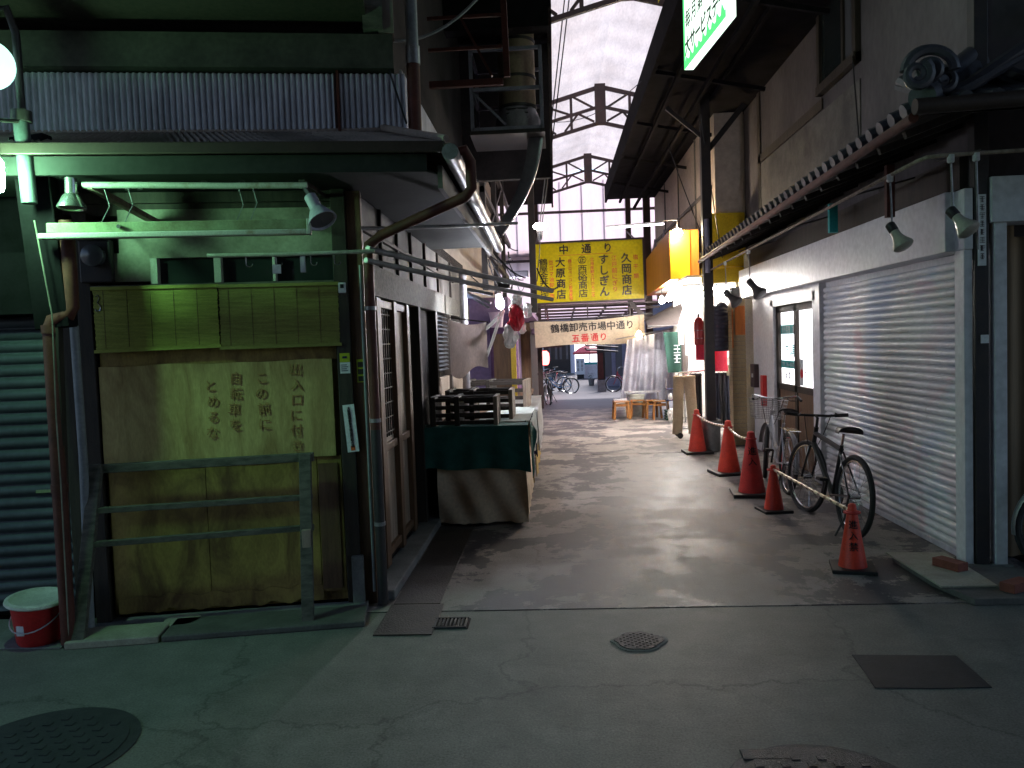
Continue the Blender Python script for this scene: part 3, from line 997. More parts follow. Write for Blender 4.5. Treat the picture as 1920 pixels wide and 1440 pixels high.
# street lamp, its pole and the timber post
t = thing('street_lamp', 'glowing round mercury street lamp on a pale arm at the left edge', 'street lamp', (-3.0, 4.5, 0))
LX, LY, LZ = -3.085, 4.36, 3.39
b = MB()
b.lathe([(.001, -.135)] + [(.135 * math.cos(k), .135 * math.sin(k)) for k in [R(-80 + 10 * i) for i in range(17)]] + [(.001, .135)], 28, Matrix.Translation((LX, LY, LZ)), cap=False)
b.build('globe', L_MERC, t, smooth=True)
b = MB()
b.lathe([(.05, 0), (.06, .02), (.05, .09), (.02, .11)], 16, Matrix.Translation((LX, LY, LZ + .12)))
b.build('cap', M['steel'], t, smooth=True)
b = MB()
b.tube([(LX, LY, LZ + .2), (LX + .02, LY + .02, LZ + .3), (-3.0, 4.42, LZ + .33), (-2.98, 4.46, LZ + .2), (-2.975, 4.46, 3.1)], .022, 10)
b.build('arm', M['black_metal'], t, smooth=True)
b = MB()
b.tube([(-2.985, 4.46, 3.14), (-2.98, 4.46, 3.0), (-2.965, 4.46, 2.64)], .042, 14)
b.build('pole', M['lamp_pole'], t, smooth=True)
MB().tube([(-2.98, 4.46, 3.10), (-2.978, 4.46, 3.16)], .055, 14).build('collar', M['black_metal'], t, smooth=True)
t = thing('bulb_lamp', 'bright green white bulb lamp at the left edge below the round street lamp', 'lamp', (-2.965, 4.22, 3.0))
BX, BY = -2.985, 4.22
MB().lathe([(.001, 2.66), (.03, 2.665), (.042, 2.69), (.042, 2.82), (.03, 2.84), (.001, 2.84)], 18, Matrix.Translation((BX, BY, 0)), cap=False).build('bulb', L_MERCL, t, smooth=True)
MB().lathe([(.028, 2.84), (.03, 2.84), (.03, 2.96), (.02, 2.97)], 14, Matrix.Translation((BX, BY, 0))).build('socket', M['black_metal'], t, smooth=True)
MB().tube([(BX, BY, 2.97), (BX - .01, BY + .05, 3.06), (-2.975, 4.46, 3.10)], .012, 8).build('arm', M['black_metal'], t, smooth=True)
t = thing('timber_post', 'dark timber post leaning beside the downpipe at the left edge', 'post', (-2.9, 4.62, 0))
b = MB()
b.bar((-3.04, 4.62, 3.06), (-2.955, 4.62, 1.93), .09, .21, (1, 0, 0))
b.build('upper_timber', M['soot'], t, bevel=.006)
b = MB()
b.bar((-2.94, 4.60, 2.0), (-3.03, 4.66, .0), .05, .05, (1, 0, 0))
b.build('lower_timber', M['dark_wood'], t, bevel=.004)
b = MB()
b.tube([(-2.97, 4.50, 2.55), (-2.90, 4.50, 2.0), (-2.915, 4.50, 1.4), (-2.945, 4.55, 1.0), (-2.99, 4.60, .05)], .0045, 6)
b.build('pale_cord', M['cream'], t, smooth=True)
t = thing('wall_downpipe', 'thick red brown downpipe with an offset joint at the left house edge', 'downpipe', (-3.0, 4.7, 0))
b = MB()
b.tube([FL(.175, -.44, 2.56), FL(.175, -.44, 2.05), FL(.155, -.44, 2.01), FL(.06, -.44, 1.975), FL(.045, -.44, 1.93), FL(.02, -.40, .02)], .042, 14)
b.build('pipe', M['rust'], t, smooth=True)
for z in (1.9, .95):
    MB().tube([FL(.045 - .025 * (1.93 - z) / 1.9, -.44 + .04 * (1.93 - z) / 1.9, z), FL(.045 - .025 * (1.93 - z) / 1.9, -.44 + .04 * (1.93 - z) / 1.9, z + .05)], .048, 14).build('socket', M['rust'], t, smooth=True)
t = thing('grey_downpipe', 'slim grey pipe standing just right of the red brown downpipe', 'pipe', tuple(FL(.08, -.2, 0)))
MB().tube([FL(.085, -.20, 1.95), FL(.09, -.20, 1.1), FL(.07, -.20, .02)], .026, 12).build('tube', M['grey_pipe'], t, smooth=True)

# bucket
t = thing('red_bucket', 'red plastic bucket with tilted grimy white lid by the left downpipe', 'bucket', (-3.24, 4.70, 0))
bm_ = Matrix.Translation((-3.24, 4.70, .012))
MB().lathe([(.001, 0), (.115, 0), (.125, .02), (.148, .235), (.155, .24), (.155, .25), (.14, .25), (.115, .03), (.001, .03)], 32, bm_, cap=False).build('body', M['bucket'], t, smooth=True)
MB().lathe([(.001, .0), (.172, .0), (.178, .008), (.174, .02), (.15, .026), (.14, .02), (.001, .024)], 32, Matrix.Translation((-3.235, 4.69, .268)) @ Matrix.Rotation(R(5), 4, 'Y') @ Matrix.Rotation(R(4), 4, 'X'), cap=False).build('lid', M['lid'], t, smooth=True)
MB().tube([(-3.24 + .15 * math.cos(k), 4.70 - .155 * abs(math.sin(k)) - .004, .20 - .09 * abs(math.sin(k))) for k in [R(180 * i / 14) for i in range(15)]], .004, 6).build('handle', M['bag_white'], t, smooth=True)
MB().bx(-3.29, -3.245, 4.563, 4.57, .09, .15).build('price_label', M['paper'], t)
tag(MB().bx(-3.6, -3.03, 4.58, 4.98, .001, .011).build('paving_slab', M['grey_conc'], bevel=.004), 'thin grey paving slab under the red bucket', 'slab')

# lights and poles hung on the front
def spotlight(p, aim_at, label, name='spotlight', m='silver', sz=1.0):
    t = thing(name, label, 'spotlight', p)
    mx = aim(p, aim_at)
    b = MB()
    b.lathe([(.02 * sz, -.02), (.034 * sz, -.015), (.034 * sz, .075 * sz), (.045 * sz, .085 * sz), (.078 * sz, .15 * sz), (.08 * sz, .16 * sz), (.074 * sz, .16 * sz), (.03 * sz, .08 * sz), (.001, .08 * sz)], 24, mx, cap=False)
    b.build('shade', M[m], t, smooth=True)
    MB().lathe([(.001, .15 * sz), (.072 * sz, .15 * sz)], 24, mx, cap=False).build('lens', M['glass_grey'], t)
    return t
spotlight(tuple(FL(.245, -.52, 2.775)), tuple(FL(.245, -.54, 2.5)), 'small silver spotlight at the left end of the white pole')
t = spotlight(tuple(FL(1.60, -.50, 2.66)), tuple(FL(1.70, -.60, 2.45)), 'black bell-shaped spotlight at the right end of the white pole', m='galv', sz=1.1)
MB(FR).bar((1.56, -.48, 2.74), (1.61, -.5, 2.66), .05, .02).build('clamp', M['black_metal'], t)
t = thing('lamp_pole', 'peeling white pole slung across the house front under the eave', 'pole', tuple(FL(.3, -.5, 2.75)))
b = MB()
b.tube([FL(.30, -.5, 2.755), FL(.7, -.5, 2.75), FL(1.1, -.5, 2.742), FL(1.58, -.5, 2.74)], .019, 10)
b.build('tube', M['white_paint'], t, smooth=True)
b = MB()
for s_ in (.55, .62, .98, 1.2, 1.28):
    b.tube([FL(s_ + .022 * math.cos(k), -.5 , 2.748 + .026 * math.sin(k)) for k in [R(i * 36) for i in range(10)]], .003, 5, True)
b.build('wire_tie', M['black_metal'], t)
b = MB(FR)
b.bar((.335, -.5, 2.75), (.55, .03, 2.61), .05, .035)
b.build('bracket', M['pale_wood'], t, bevel=.003)
b = MB(FR)
b.bar((1.55, -.5, 2.76), (1.62, .04, 2.77), .04, .03)
b.build('bracket', M['dark_wood'], t, bevel=.003)
t = thing('fluorescent_fitting', 'long rusty white fluorescent lamp casing above the boarded door', 'lamp casing', tuple(FL(.8, -.5, 2.5)), R(10))
b = MB(FR)
b.bx(.11, 1.57, -.565, -.54, 2.47, 2.53)
b.build('casing', M['green_enamel'], t, bevel=.006)
b = MB(FR)
b.prism([(.07, -.585), (1.575, -.585), (1.575, -.53), (.07, -.53)], 2.436, 2.47)
b.build('reflector', M['white_paint'], t, bevel=.008)
MB(FR).bx(1.575, 1.60, -.59, -.53, 2.435, 2.53).build('end_cap', M['white_paint'], t, bevel=.004)
b = MB(FR)
for s_ in (.3, 1.3):
    b.bar((s_, -.55, 2.52), (s_, .04, 2.62), .02, .015)
b.build('bracket', M['dark_wood'], t)
b = MB()
for s_, z0 in ((.42, 2.73), (.55, 2.74), (1.18, 2.73), (1.26, 2.74)):
    b.tube([FL(s_, -.5, z0), FL(s_ + .02, -.49, z0 - .1), FL(s_ - .01, -.55, 2.53)], .003, 5)
b.build('hanging_wire', M['cable_grey'], t)
b = MB()
b.lathe([(.001, 0), (.012, 0), (.012, .03), (.001, .03)], 10, aim(FL(.515, -.56, 2.50), FL(.515, -.7, 2.50)))
b.build('screw_cap', M['silver'], t, smooth=True)
t = thing('hook_pole', 'pale green painted pole with steel hooks over the reed blinds', 'pole', tuple(FL(1.0, -.3, 2.35)))
b = MB()
b.tube([FL(.93, -.3, 2.355), FL(1.4, -.3, 2.352), FL(1.955, -.3, 2.362)], .013, 10)
b.build('tube', M['bamboo'], t, smooth=True)
def hook(s_, y, z, r=.02):
    p = [FL(s_, y, z)] + [FL(s_, y, z - .04)] + [FL(s_ + r - r * math.cos(k) - .0, y, z - .05 - r * math.sin(k)) for k in [R(i * 30) for i in range(7)]]
    return p
for s_ in (1.16, 1.34, 1.555, 1.70):
    MB().tube(hook(s_, -.3, 2.35), .0035, 6).build('hook', M['chrome'], t, smooth=True)
b = MB(FR)
b.bx(1.32, 1.37, -.305, -.292, 2.235, 2.29)
b.build('price_tag', M['paper'], t)
b = MB(FR)
b.bx(1.49, 1.52, -.3, -.27, 2.24, 2.36)
b.build('clamp', M['galv'], t)
tag(MB().tube([FL(.16, -.03, 2.14), FL(.175, -.035, 2.15), FL(.185, -.035, 2.13), FL(.17, -.035, 2.10), FL(.19, -.035, 2.075), FL(.185, -.035, 2.05), FL(.165, -.035, 2.045), FL(.155, -.035, 2.06)], .004, 6).build('s_hook', M['chrome'], smooth=True), 'steel s-shaped hook hanging at the left end of the reed blind', 'hook')
t = thing('electric_meter', 'grey glass-fronted electric meter under the white lamp casing', 'meter', tuple(FL(.18, 0, 2.3)), R(10))
MB(FR).bx(.07, .27, -.03, .03, 2.23, 2.50).build('case', M['black_metal'], t, bevel=.01)
MB(FR).lathe([(.001, 0), (.07, 0), (.07, .05), (.05, .065), (.001, .07)], 20, FR.inverted() @ aim(FL(.17, -.03, 2.40), FL(.17, -.3, 2.40)), cap=False).build('glass_dome', M['glass_grey'], t, smooth=True)
t = thing('door_bell', 'white bell box with a dark heart-shaped dot on the corner post', 'bell', tuple(FL(1.71, -.03, 2.1)), R(10))
MB(FR).bx(1.695, 1.745, -.05, -.03, 2.12, 2.19).build('box', M['paper'], t, bevel=.006)
MB(FR).bx(1.708, 1.732, -.054, -.05, 2.152, 2.178).build('button', M['black'], t, bevel=.004)
# stickers on the corner post
t = thing('sticker', 'yellow green and white sticker high on the corner post', 'sticker', tuple(FL(1.715, -.03, 1.65)), R(10))
MB(FR).bx(1.682, 1.748, -.034, -.031, 1.66, 1.72).build('upper_half', M['paper_green'], t)
MB(FR).bx(1.682, 1.748, -.034, -.031, 1.585, 1.659).build('lower_half', M['paper'], t)
b = MB(FR)
for k in range(4):
    b.bx(1.69, 1.735 - .008 * (k % 2), -.036, -.0345, 1.60 + k * .013, 1.605 + k * .013)
b.bx(1.70, 1.73, -.036, -.0345, 1.685, 1.70)
b.build('print', M['cloth_navy'], t)
t = thing('sticker', 'small yellow green framed sticker low on the brown pipe post', 'sticker', tuple(FL(1.81, -.01, 1.6)), R(10))
MB(FR).bx(1.79, 1.845, -.008, -.001, 1.52, 1.675).build('sheet', M['paper_green'], t)
b = MB(FR)
for k in range(2):
    b.bx(1.797, 1.838, -.012, -.009, 1.575 + k * .048, 1.61 + k * .048)
b.bx(1.797, 1.838, -.012, -.009, 1.527, 1.562)
b.build('print', M['dark_wood'], t)
t = thing('paper_strip', 'narrow white paper notice with vertical writing pasted on the corner post', 'notice', tuple(FL(1.74, -.035, 1.2)), R(10))
SF = frame(FL(1.735, -.036, 1.215), (math.cos(R(10)), math.sin(R(10)), 0), (0, 0, 1)) @ Matrix.Rotation(R(4), 4, 'Z')
b = MB(SF)
b.bx(-.038, .038, -.16, .16, 0, .002)
b.build('sheet', M['paper'], t)
b = MB()
b.column('大阪鶴橋鮮魚市場協同組合員', .024, .0212, SF @ Matrix.Translation((0, 0, .003)), 0, .135, bold=.02)
b.build('lettering', M['ink'], t)
MB(SF).bx(-.014, .014, -.15, -.118, .0022, .0035).build('seal', M['red_ink'], t)

# long poles over the alley mouth
for nm, p, q, r, lab in (('awning_pole', (-1.18, 5.12, 2.385), (-.01, 7.6, 2.225), .02, 'upper of two grey poles slanting from the corner post over the stalls'),
                         ('awning_pole', (-1.20, 5.14, 2.315), (-.01, 7.6, 2.145), .018, 'lower of two grey poles slanting from the corner post over the stalls'),
                         ('awning_pole', (-1.30, 5.35, 2.55), (-.30, 7.1, 2.80), .014, 'thin grey pole under the canopy crossing to the silver gutter')):
    b = MB()
    b.tube([p, Vector(p).lerp(Vector(q), .5) - Vector((0, 0, .008)), q], r, 10)
    o = b.build(nm, M['steel'], None, smooth=True)
    tag(o, lab, 'pole', 'grey poles over the alley mouth')

# ================================================================== STALLS ALONG THE LEFT OF THE ALLEY
def drape(b, x0, x1, y, ztop, zbot, amp=.015, waves=5, seed=0, skew=0.0, hem=.02):
    """hanging cloth facing the camera"""
    def fn(u, v):
        z = ztop + (zbot + hem * wob(u * 6, seed, 1) - ztop) * v
        k = .25 + .75 * v
        return (x0 + (x1 - x0) * u + skew * v, y - amp * k * (1 + math.sin(u * waves * 6.283 + seed + v * 1.7)) - .03 * k * wob(u * 4, v * 2, seed), z)
    b.grid(fn, 60, 18, -.004)
def drape_side(b, x, y0, y1, ztop, zbot, amp=.015, waves=6, seed=0, hem=.02):
    def fn(u, v):
        z = ztop + (zbot + hem * wob(u * 6, seed, 1) - ztop) * v
        k = .2 + .8 * v
        return (x + amp * k * (1 + math.sin(u * waves * 6.283 + seed)) + .02 * k * wob(u * 5, v * 2, seed), y0 + (y1 - y0) * u, z)
    b.grid(fn, 60, 14, -.004)
def stall(y0, y1, x0, x1, z, label):
    t = thing('market_stall', label, 'stall table', ((x0 + x1) / 2, (y0 + y1) / 2, 0), group='closed market stalls under cloths')
    b = MB()
    b.bx(x0, x1, y0, y1, z - .03, z)
    b.build('tabletop', M['brown_wood'], t)
    for x in (x0 + .04, x1 - .06):
        for y in (y0 + .05, y1 - .07):
            MB().bx(x, x + .04, y, y + .04, 0, z - .03).build('leg', M['dark_wood'], t)
    MB().bx(x0 + .03, x1 - .05, y0 + .06, y1 - .05, .12, z - .04).build('covered_goods', M['dark_board'], t)
    return t
stall(7.62, 9.55, -1.22, -.34, .95, 'nearest market stall, its table covered by dark green and beige cloths')
stall(9.75, 12.3, -1.22, -.30, .90, 'second market stall, its table under a white cloth with a navy piece')
stall(12.6, 15.0, -1.15, -.42, .88, 'farthest market stall behind the white-clothed one')
b = MB()
b.grid(lambda u, v: (-1.36 + 1.08 * u, 7.56 + .32 * v, .963 + .006 * wob(u * 5, v * 3, 1)), 20, 6, -.004)
def gf(u, v):
    z = .963 - (.40 + .03 * wob(u * 4, 1, 7) + (.045 * max(0, u - .72) / .28)) * v
    return (-1.36 + 1.08 * u + .02 * v * u, 7.555 - .012 * v * (1 + math.sin(u * 26 + v)) - .025 * v * wob(u * 3, v, 3), z)
b.grid(gf, 70, 16, -.004)
def gcorner(u, v):
    return (-.262 + .035 * v * (.4 + u) + .01 * math.sin(u * 9), 7.54 + .36 * u * (1 - .3 * v), .962 - (.50 - .42 * u) * v)
b.grid(gcorner, 16, 14, .004)
tag(b.build('stall_cloth', M['cloth_green'], smooth=True), 'dark green cloth thrown over the front of the nearest stall', 'cloth')
b = MB()
def bf(u, v):
    fold = .03 * math.sin((u * 2.2 + v * 1.1) * 4.2) * v + .018 * math.sin((u * 3 - v * 1.5) * 6 + 1)
    return (-1.17 + .84 * u + .03 * u * v, 7.645 - fold - .02 - .03 * v, .93 - (.90 + .015 * wob(u * 12, 1, 1)) * v)
b.grid(bf, 60, 40, -.004)
drape_side(b, -.325, 7.58, 9.5, .93, .04, .012, 5, 2)
tag(b.build('stall_cloth', M['cloth_beige'], smooth=True), 'wrinkled beige canvas skirt hanging to the ground round the nearest stall', 'cloth')
b = MB()
b.grid(lambda u, v: (-.80 + .53 * u, 7.9 + 1.75 * v, .97 + .012 * wob(u * 6, v * 6, 2)), 14, 20, -.004)
drape_side(b, -.262, 7.9, 9.65, .97, .60, .012, 6, 4, .05)
tag(b.build('stall_cloth', M['cloth_white'], smooth=True), 'pale sea-green cloth over the alley side of the nearest stall', 'cloth')
b = MB()
b.grid(lambda u, v: (-1.22 + .99 * u, 9.72 + 2.6 * v, .925 + .015 * wob(u * 6, v * 6, 5)), 16, 20, -.004)
drape(b, -1.2, -.235, 9.72, .925, .50, .014, 6, 3)
drape_side(b, -.245, 9.72, 12.3, .925, .42, .016, 8, 1, .08)
tag(b.build('stall_cloth', M['bag_white'], smooth=True), 'white sheet over the second stall', 'cloth')
b = MB()
drape(b, -.62, -.25, 9.70, .90, .34, .014, 3, 9, .0, .14)
tag(b.build('stall_cloth', M['cloth_navy'], smooth=True), 'navy cloth hanging over the front corner of the second stall', 'cloth')
b = MB()
drape(b, -1.15, -.30, 9.735, .60, .03, .014, 5, 6)
drape_side(b, -.28, 9.74, 12.3, .5, .10, .012, 6, 3)
tag(b.build('stall_cloth', M['cloth_yellow'], smooth=True), 'mustard cloth skirt round the second stall', 'cloth')

# dark slatted benches stacked on the nearest stall
def bench(x0, x1, y, z, dep, h, label, tilt=0.0):
    t = thing('slatted_rack', label, 'rack', ((x0 + x1) / 2, y, z), tilt, group='wooden racks stacked on the stalls')
    fr_ = WM[t] @ Matrix.Translation(((x0 - x1) / 2, 0, 0))
    wdt = x1 - x0
    b = MB(fr_)
    for k in range(4):
        b.bx(.02, wdt - .05, .0, .022, h * .04 + k * h * .26, h * .04 + k * h * .26 + h * .13)
    b.build('slats', M['dark_wood'], t, bevel=.003)
    for x in (.0, wdt * .35):
        MB(fr_).bx(x, x + .05, -.012, dep, 0, h).build('post', M['dark_wood'], t, bevel=.003)
    MB(fr_).bx(wdt - .05, wdt - .01, -.02, dep, 0, h * .97).build('end_panel', M['pale_wood'], t, bevel=.003)
    b = MB(fr_)
    b.bx(0, wdt - .05, dep - .03, dep, h * .8, h * .96)
    b.bx(0, wdt - .05, dep * .5, dep * .5 + .03, h * .84, h * .97)
    b.build('back_rail', M['dark_wood'], t, bevel=.003)
    return t
bench(-1.22, -.56, 7.66, .967, .42, .285, 'nearest dark slatted wooden rack on the green cloth')
bench(-1.14, -.44, 8.15, .972, .55, .31, 'middle dark slatted wooden rack behind the nearest one')
bench(-1.15, -.36, 9.9, .935, .6, .36, 'farthest dark slatted wooden rack, on the white sheet', R(-4))

# goods and lamps hanging under the canopy
t = thing('hanging_board', 'limp whitish laminated board hanging under the canopy beside the bulb', 'board', (-.97, 9.0, 2.0))
b = MB()
b.grid(lambda u, v: (-1.19 + .43 * u, 9.0 + .03 * math.sin(u * 5 + v * 2) + .02 * v, 2.04 - .04 * math.sin(u * 3.1) - .05 * u - (.62 - .14 * u + .05 * math.sin(u * 7)) * v), 24, 24, .004)
b.build('sheet', M['white_board'], t, smooth=True)
MB().bar((-1.19, 9.02, 2.06), (-.74, 9.02, 1.99), .015, .015).build('rail', M['dark_wood'], t)
b = MB()
b.tube([(-1.05, 9.35, 0.9), (-1.05, 9.35, 2.6)], .045, 14)
tag(b.build('steel_column', M['steel'], smooth=True), 'grey steel column behind the hanging whitish board', 'column')
t = thing('hanging_bulb', 'bright bare cool white bulb hanging by the plastic bags', 'lamp', (-.60, 9.0, 2.2))
MB().lathe([(.001, 0), (.02, .0), (.024, .02), (.042, .06), (.05, .10), (.045, .14), (.02, .165), (.001, .17)], 20, aim((-.635, 9.28, 2.31), (-.585, 9.25, 2.02))).build('bulb', L_COOL, t, smooth=True)
MB().lathe([(.02, 0), (.026, .0), (.026, .06), (.02, .06)], 16, aim((-.65, 9.29, 2.37), (-.585, 9.25, 2.02))).build('socket', M['black_metal'], t, smooth=True)
MB().tube(arc((-.65, 9.29, 2.36), (-1.0, 9.6, 2.6), .05), .006, 6).build('flex', M['cable'], t)
b = MB()
b.tube(arc((-.56, 9.0, 2.12), (-.88, 9.05, 1.86), .03), .022, 6)
b.tube(arc((-.58, 9.02, 2.12), (-.80, 9.05, 1.55), .02), .018, 6)
tag(b.build('white_strap', M['bag_white'], smooth=True), 'pair of white straps running from the bulb to the hanging board', 'strap')
def bag(x, y, z, s, m, label, seed):
    b = MB()
    def fn(u, v):
        a, h = u * 6.2832, v * math.pi
        r = s * (.62 + .38 * wob(math.cos(a) * 1.3 + seed, math.sin(a) * 1.3, v * 3) + .22 * wob(math.cos(a) * 4, math.sin(a) * 4 + seed, v * 8)) * math.sin(h) ** .7
        return (x + r * math.cos(a), y + r * math.sin(a), z + s * 1.15 * math.cos(h) + .1 * s * wob(a, v * 4, seed))
    b.grid(fn, 34, 26)
    tag(b.build('plastic_bag', m, None, smooth=True), label, 'plastic bag', 'plastic bags bunched by the bulb')
bag(-.40, 9.0, 2.19, .10, M['bag_white'], 'topmost crumpled white bag of the bunch by the bulb', 1)
bag(-.43, 8.95, 2.03, .13, M['bag_red'], 'pinkish red bag in the middle of the bunch by the bulb', 3)
bag(-.30, 9.1, 2.11, .075, M['bag_white'], 'small white bag at the right of the red one by the bulb', 4)
bag(-.50, 9.0, 1.83, .12, M['bag_white'], 'lowest large white bag hanging below the red one', 6)
bag(-.36, 9.05, 1.92, .065, M['bag_white'], 'small white bag tucked under the red one', 9)
t = thing('electric_reel', 'dark tangle of switch boxes and rails above the bare bulb', 'fittings', (-.7, 9.0, 2.4))
b = MB()
b.bar((-.95, 8.9, 2.36), (-.68, 9.0, 2.30), .05, .035)
b.bar((-.93, 8.95, 2.31), (-.70, 9.0, 2.20), .03, .03)
b.bar((-.90, 9.0, 2.27), (-.72, 9.02, 2.15), .03, .03)
b.build('rails', M['galv'], t, bevel=.004)
MB().bx(-.62, -.48, 9.0, 9.1, 2.36, 2.46).build('switch_box', M['black_metal'], t, bevel=.01)
MB().bx(-.50, -.28, 9.3, 9.42, 2.50, 2.58).build('ballast_box', M['fan'], t, bevel=.01)
b = MB()
random.seed(11)
for k in range(14):
    p = Vector((random.uniform(-.75, -.15), random.uniform(8.6, 9.6), random.uniform(2.35, 2.75)))
    q = p + Vector((random.uniform(-.35, .35), random.uniform(-.3, .6), random.uniform(-.3, .35)))
    MB().tube(arc(p, q, random.uniform(.02, .14), 8), random.choice((.004, .006, .009)), 5).build('cable', M['cable'], t)
t = thing('lamp_bulb', 'lit white lamp with reflector on the post left of the yellow sign', 'lamp', (-.2, 12.0, 3.4))
MB().lathe([(.001, 0), (.03, .0), (.085, .02), (.09, .05), (.05, .085), (.001, .09)], 20, Matrix.Translation((-.155, 11.0, 3.28)), cap=False).build('bulb', L_WHITE, t, smooth=True)
MB().lathe([(.02, 0), (.03, .0), (.045, .12), (.03, .13), (.02, .13)], 14, Matrix.Translation((-.155, 11.0, 3.14))).build('holder', M['steel'], t, smooth=True)
MB().tube(arc((-.155, 11.0, 3.14), (-.22, 11.3, 2.6), .05), .006, 6).build('flex', M['cable'], t)

# shops further down at the left
t = thing('lilac_shop', 'lilac painted shop wall along the far left of the alley', 'shop', (-1.0, 14, 0))
b = MB()
b.bx(-3, -.86, 15.2, 20.4, 0, 2.62)
b.build('wall', M['purple_wall'], t)
b = MB()
b.bx(-1.2, -.80, 14.9, 15.15, 0, 2.3)
b.build('pier', M['purple_door'], t)
b = MB()
for k in range(5):
    b.tube([(-.85, 15.4 + k * .22, .1), (-.85, 15.4 + k * .22, 2.2)], .10, 8)
b.build('curtain', M['purple_door'], t, smooth=True)
b = MB()
b.bx(-.87, -.845, 17.3, 18.6, .9, 2.05)
sg = b.build('shop_sign', M['pink_sign'], t)
b = MB()
SL = frame((-.842, 17.95, 1.5), (0, 1, 0), (0, 0, 1))
for k in range(2):
    scribble(b, SL, 0, .27 - k * .52, .36, 3, k + 40)
b.build('lettering', M['red_ink'], sg)
b = MB()
b.bx(-.84, -.4, 15, 20.4, 2.25, 2.36)
b.build('awning_beam', M['purple_wall'], t)
t = thing('yellow_stand', 'mustard and brown display stand behind the straps', 'display stand', (-.75, 12.9, 0))
MB().bx(-.98, -.62, 12.75, 12.8, .6, 1.9).build('panel', M['brown_wood'], t)
MB().bx(-.70, -.62, 12.7, 12.75, .6, 1.95).build('strip', M['yellow_op'], t)
MB().lathe([(.09, 0), (.10, .1), (.12, .22), (.13, .24), (.001, .24)], 18, Matrix.Translation((-.9, 12.6, 2.0))).build('pot', M['pink_sign'], t, smooth=True)

# ================================================================== ARCADE ROOF OVER THE ALLEY
AR = thing('alley_arcade', 'brown steel trussed arcade roofed with pale translucent sheets', 'arcade roof', (1.0, 15, 0))
XR = 1.0
def roof_z(x):
    return 6.62 - .27 * abs(x - XR)
b = MB()
for x0, x1 in ((-1.35, XR), (XR, 3.3)):
    def fn(u, v, x0=x0, x1=x1):
        x, y = x0 + (x1 - x0) * u, 8.3 + (22.9 - 8.3) * v
        return (x, y, roof_z(x) + .012 * math.sin(y * 7.5) + .02 * wob(x * 2, y, 1))
    b.grid(fn, 8, 180)
b.build('roof_sheets', M['frp'], AR, smooth=True)
def truss(y):
    b = MB()
    xl, xr = -.55, 2.55
    for off, hh in ((-.06, .07), (-.42, .05), (-.72, .06)):
        k = .27 if off > -.1 else .26
        for xe in (xl, xr):
            b.bar((XR, y, 6.56 + off), (xe, y, 6.56 + off - k * abs(xe - XR)), .06, hh)
    for dx in (.55, 1.1):
        for sg_ in (-1, 1):
            x = XR + sg_ * dx
            b.bar((x, y, 6.5 - .27 * dx), (x, y, 5.84 - .26 * dx), .05, .045)
    for sg_ in (-1, 1):
        for x0, z0, x1, z1 in ((.1, 6.1, .55, 6.36), (.55, 6.0, 1.1, 6.2), (.12, 5.86, .42, 6.02), (.42, 6.02, .68, 5.7), (1.1, 5.88, 1.3, 5.55), (1.1, 5.85, .85, 5.66)):
            b.bar((XR + sg_ * x0, y, z0), (XR + sg_ * x1, y, z1), .04, .035)
    b.build('truss', M['truss'], AR)
    MB().bx(XR - .1, XR + .1, y - .06, y + .06, 5.80, 6.55).build('king_post', M['truss'], AR, bevel=.004)
for y in (9.85, 15.4, 21.0):
    truss(y)
for y in (21.0,):
    for x in (-.46, 1.93, 2.38):
        MB().bx(x, x + .13 + (.05 if x > 2 else 0), y - .06, y + .06, 0 if x > 0 else 0, 6.0).build('post', M['truss'], AR, bevel=.004)
MB().bx(-.42, -.30, 14.9, 15.02, 2.3, 5.9).build('post', M['black_metal'], AR, bevel=.004)
# side gutters and soffits
b = MB()
b.bx(-1.35, .06, 8.46, 20.9, 5.30, 5.42)
b.bx(.03, .075, 8.46, 20.9, 5.2, 5.62)
b.bx(1.42, 3.3, 6.2, 20.9, 5.34, 5.46)
b.bx(1.40, 1.45, 6.2, 20.9, 5.26, 5.66)
b.build('side_soffit', M['soot'], AR)
b = MB()
for x, z in ((1.75, 5.22), (2.1, 5.05), (2.45, 5.28)):
    b.bar((x, 6.4, z), (x, 20.5, z - .02), .05, .06)
for y in (8.5, 11, 13.5, 16, 18.5):
    b.bar((1.45, y, 5.3), (2.9, y, 5.0), .05, .05)
b.build('rail', M['soot'], AR)
b = MB()
b.bx(-1.3, .04, 8.3, 8.5, 4.95, 6.7)
b.build('end_board', M['soot'], AR)
MB().bx(1.46, 3.2, 8.3, 8.5, 5.3, 6.7).build('end_board', M['soot'], AR)
# left side upper cladding so the soffit space is closed
b = MB()
b.bx(-1.42, -1.36, 9.7, 21, 2.6, 6.1)
b.build('side_cladding', M['beige_wall'], AR)
# end screen
ES = thing('end_screen', 'tall pinkish translucent screen wall closing the arcade above the yellow sign', 'screen wall', (1, 23, 2.75))
b = MB()
b.grid(lambda u, v: (-1.9 + 5.4 * u, 23.0 + .01 * math.sin(u * 90), 2.78 + 3.7 * v), 120, 4)
b.build('sheet', M['frp_pink'], ES, smooth=True)
b = MB()
for k in range(9):
    b.bx(-1.6 + k * .62, -1.57 + k * .62, 23.03, 23.09, 2.75, 6.3)
b.build('mullion', M['lilac_steel'], ES)
b = MB()
for z in (2.72, 4.02, 5.36):
    b.bx(-1.9, 3.5, 22.9, 22.97, z, z + .07)
b.bx(-1.9, 3.5, 23.1, 23.4, 4.15, 4.4)
b.build('rail', M['truss'], ES)
LR = thing('low_roof', 'low translucent lean-to roof on dark purlins beyond the yellow sign', 'roof', (1, 25, 2.6))
b = MB()
b.grid(lambda u, v: (-1.6 + 4.6 * u, 22.9 + 6.3 * v, 2.83 - .30 * v + .01 * math.sin(u * 60)), 80, 4)
b.build('sheet', M['frp_pink'], LR, smooth=True)
b = MB()
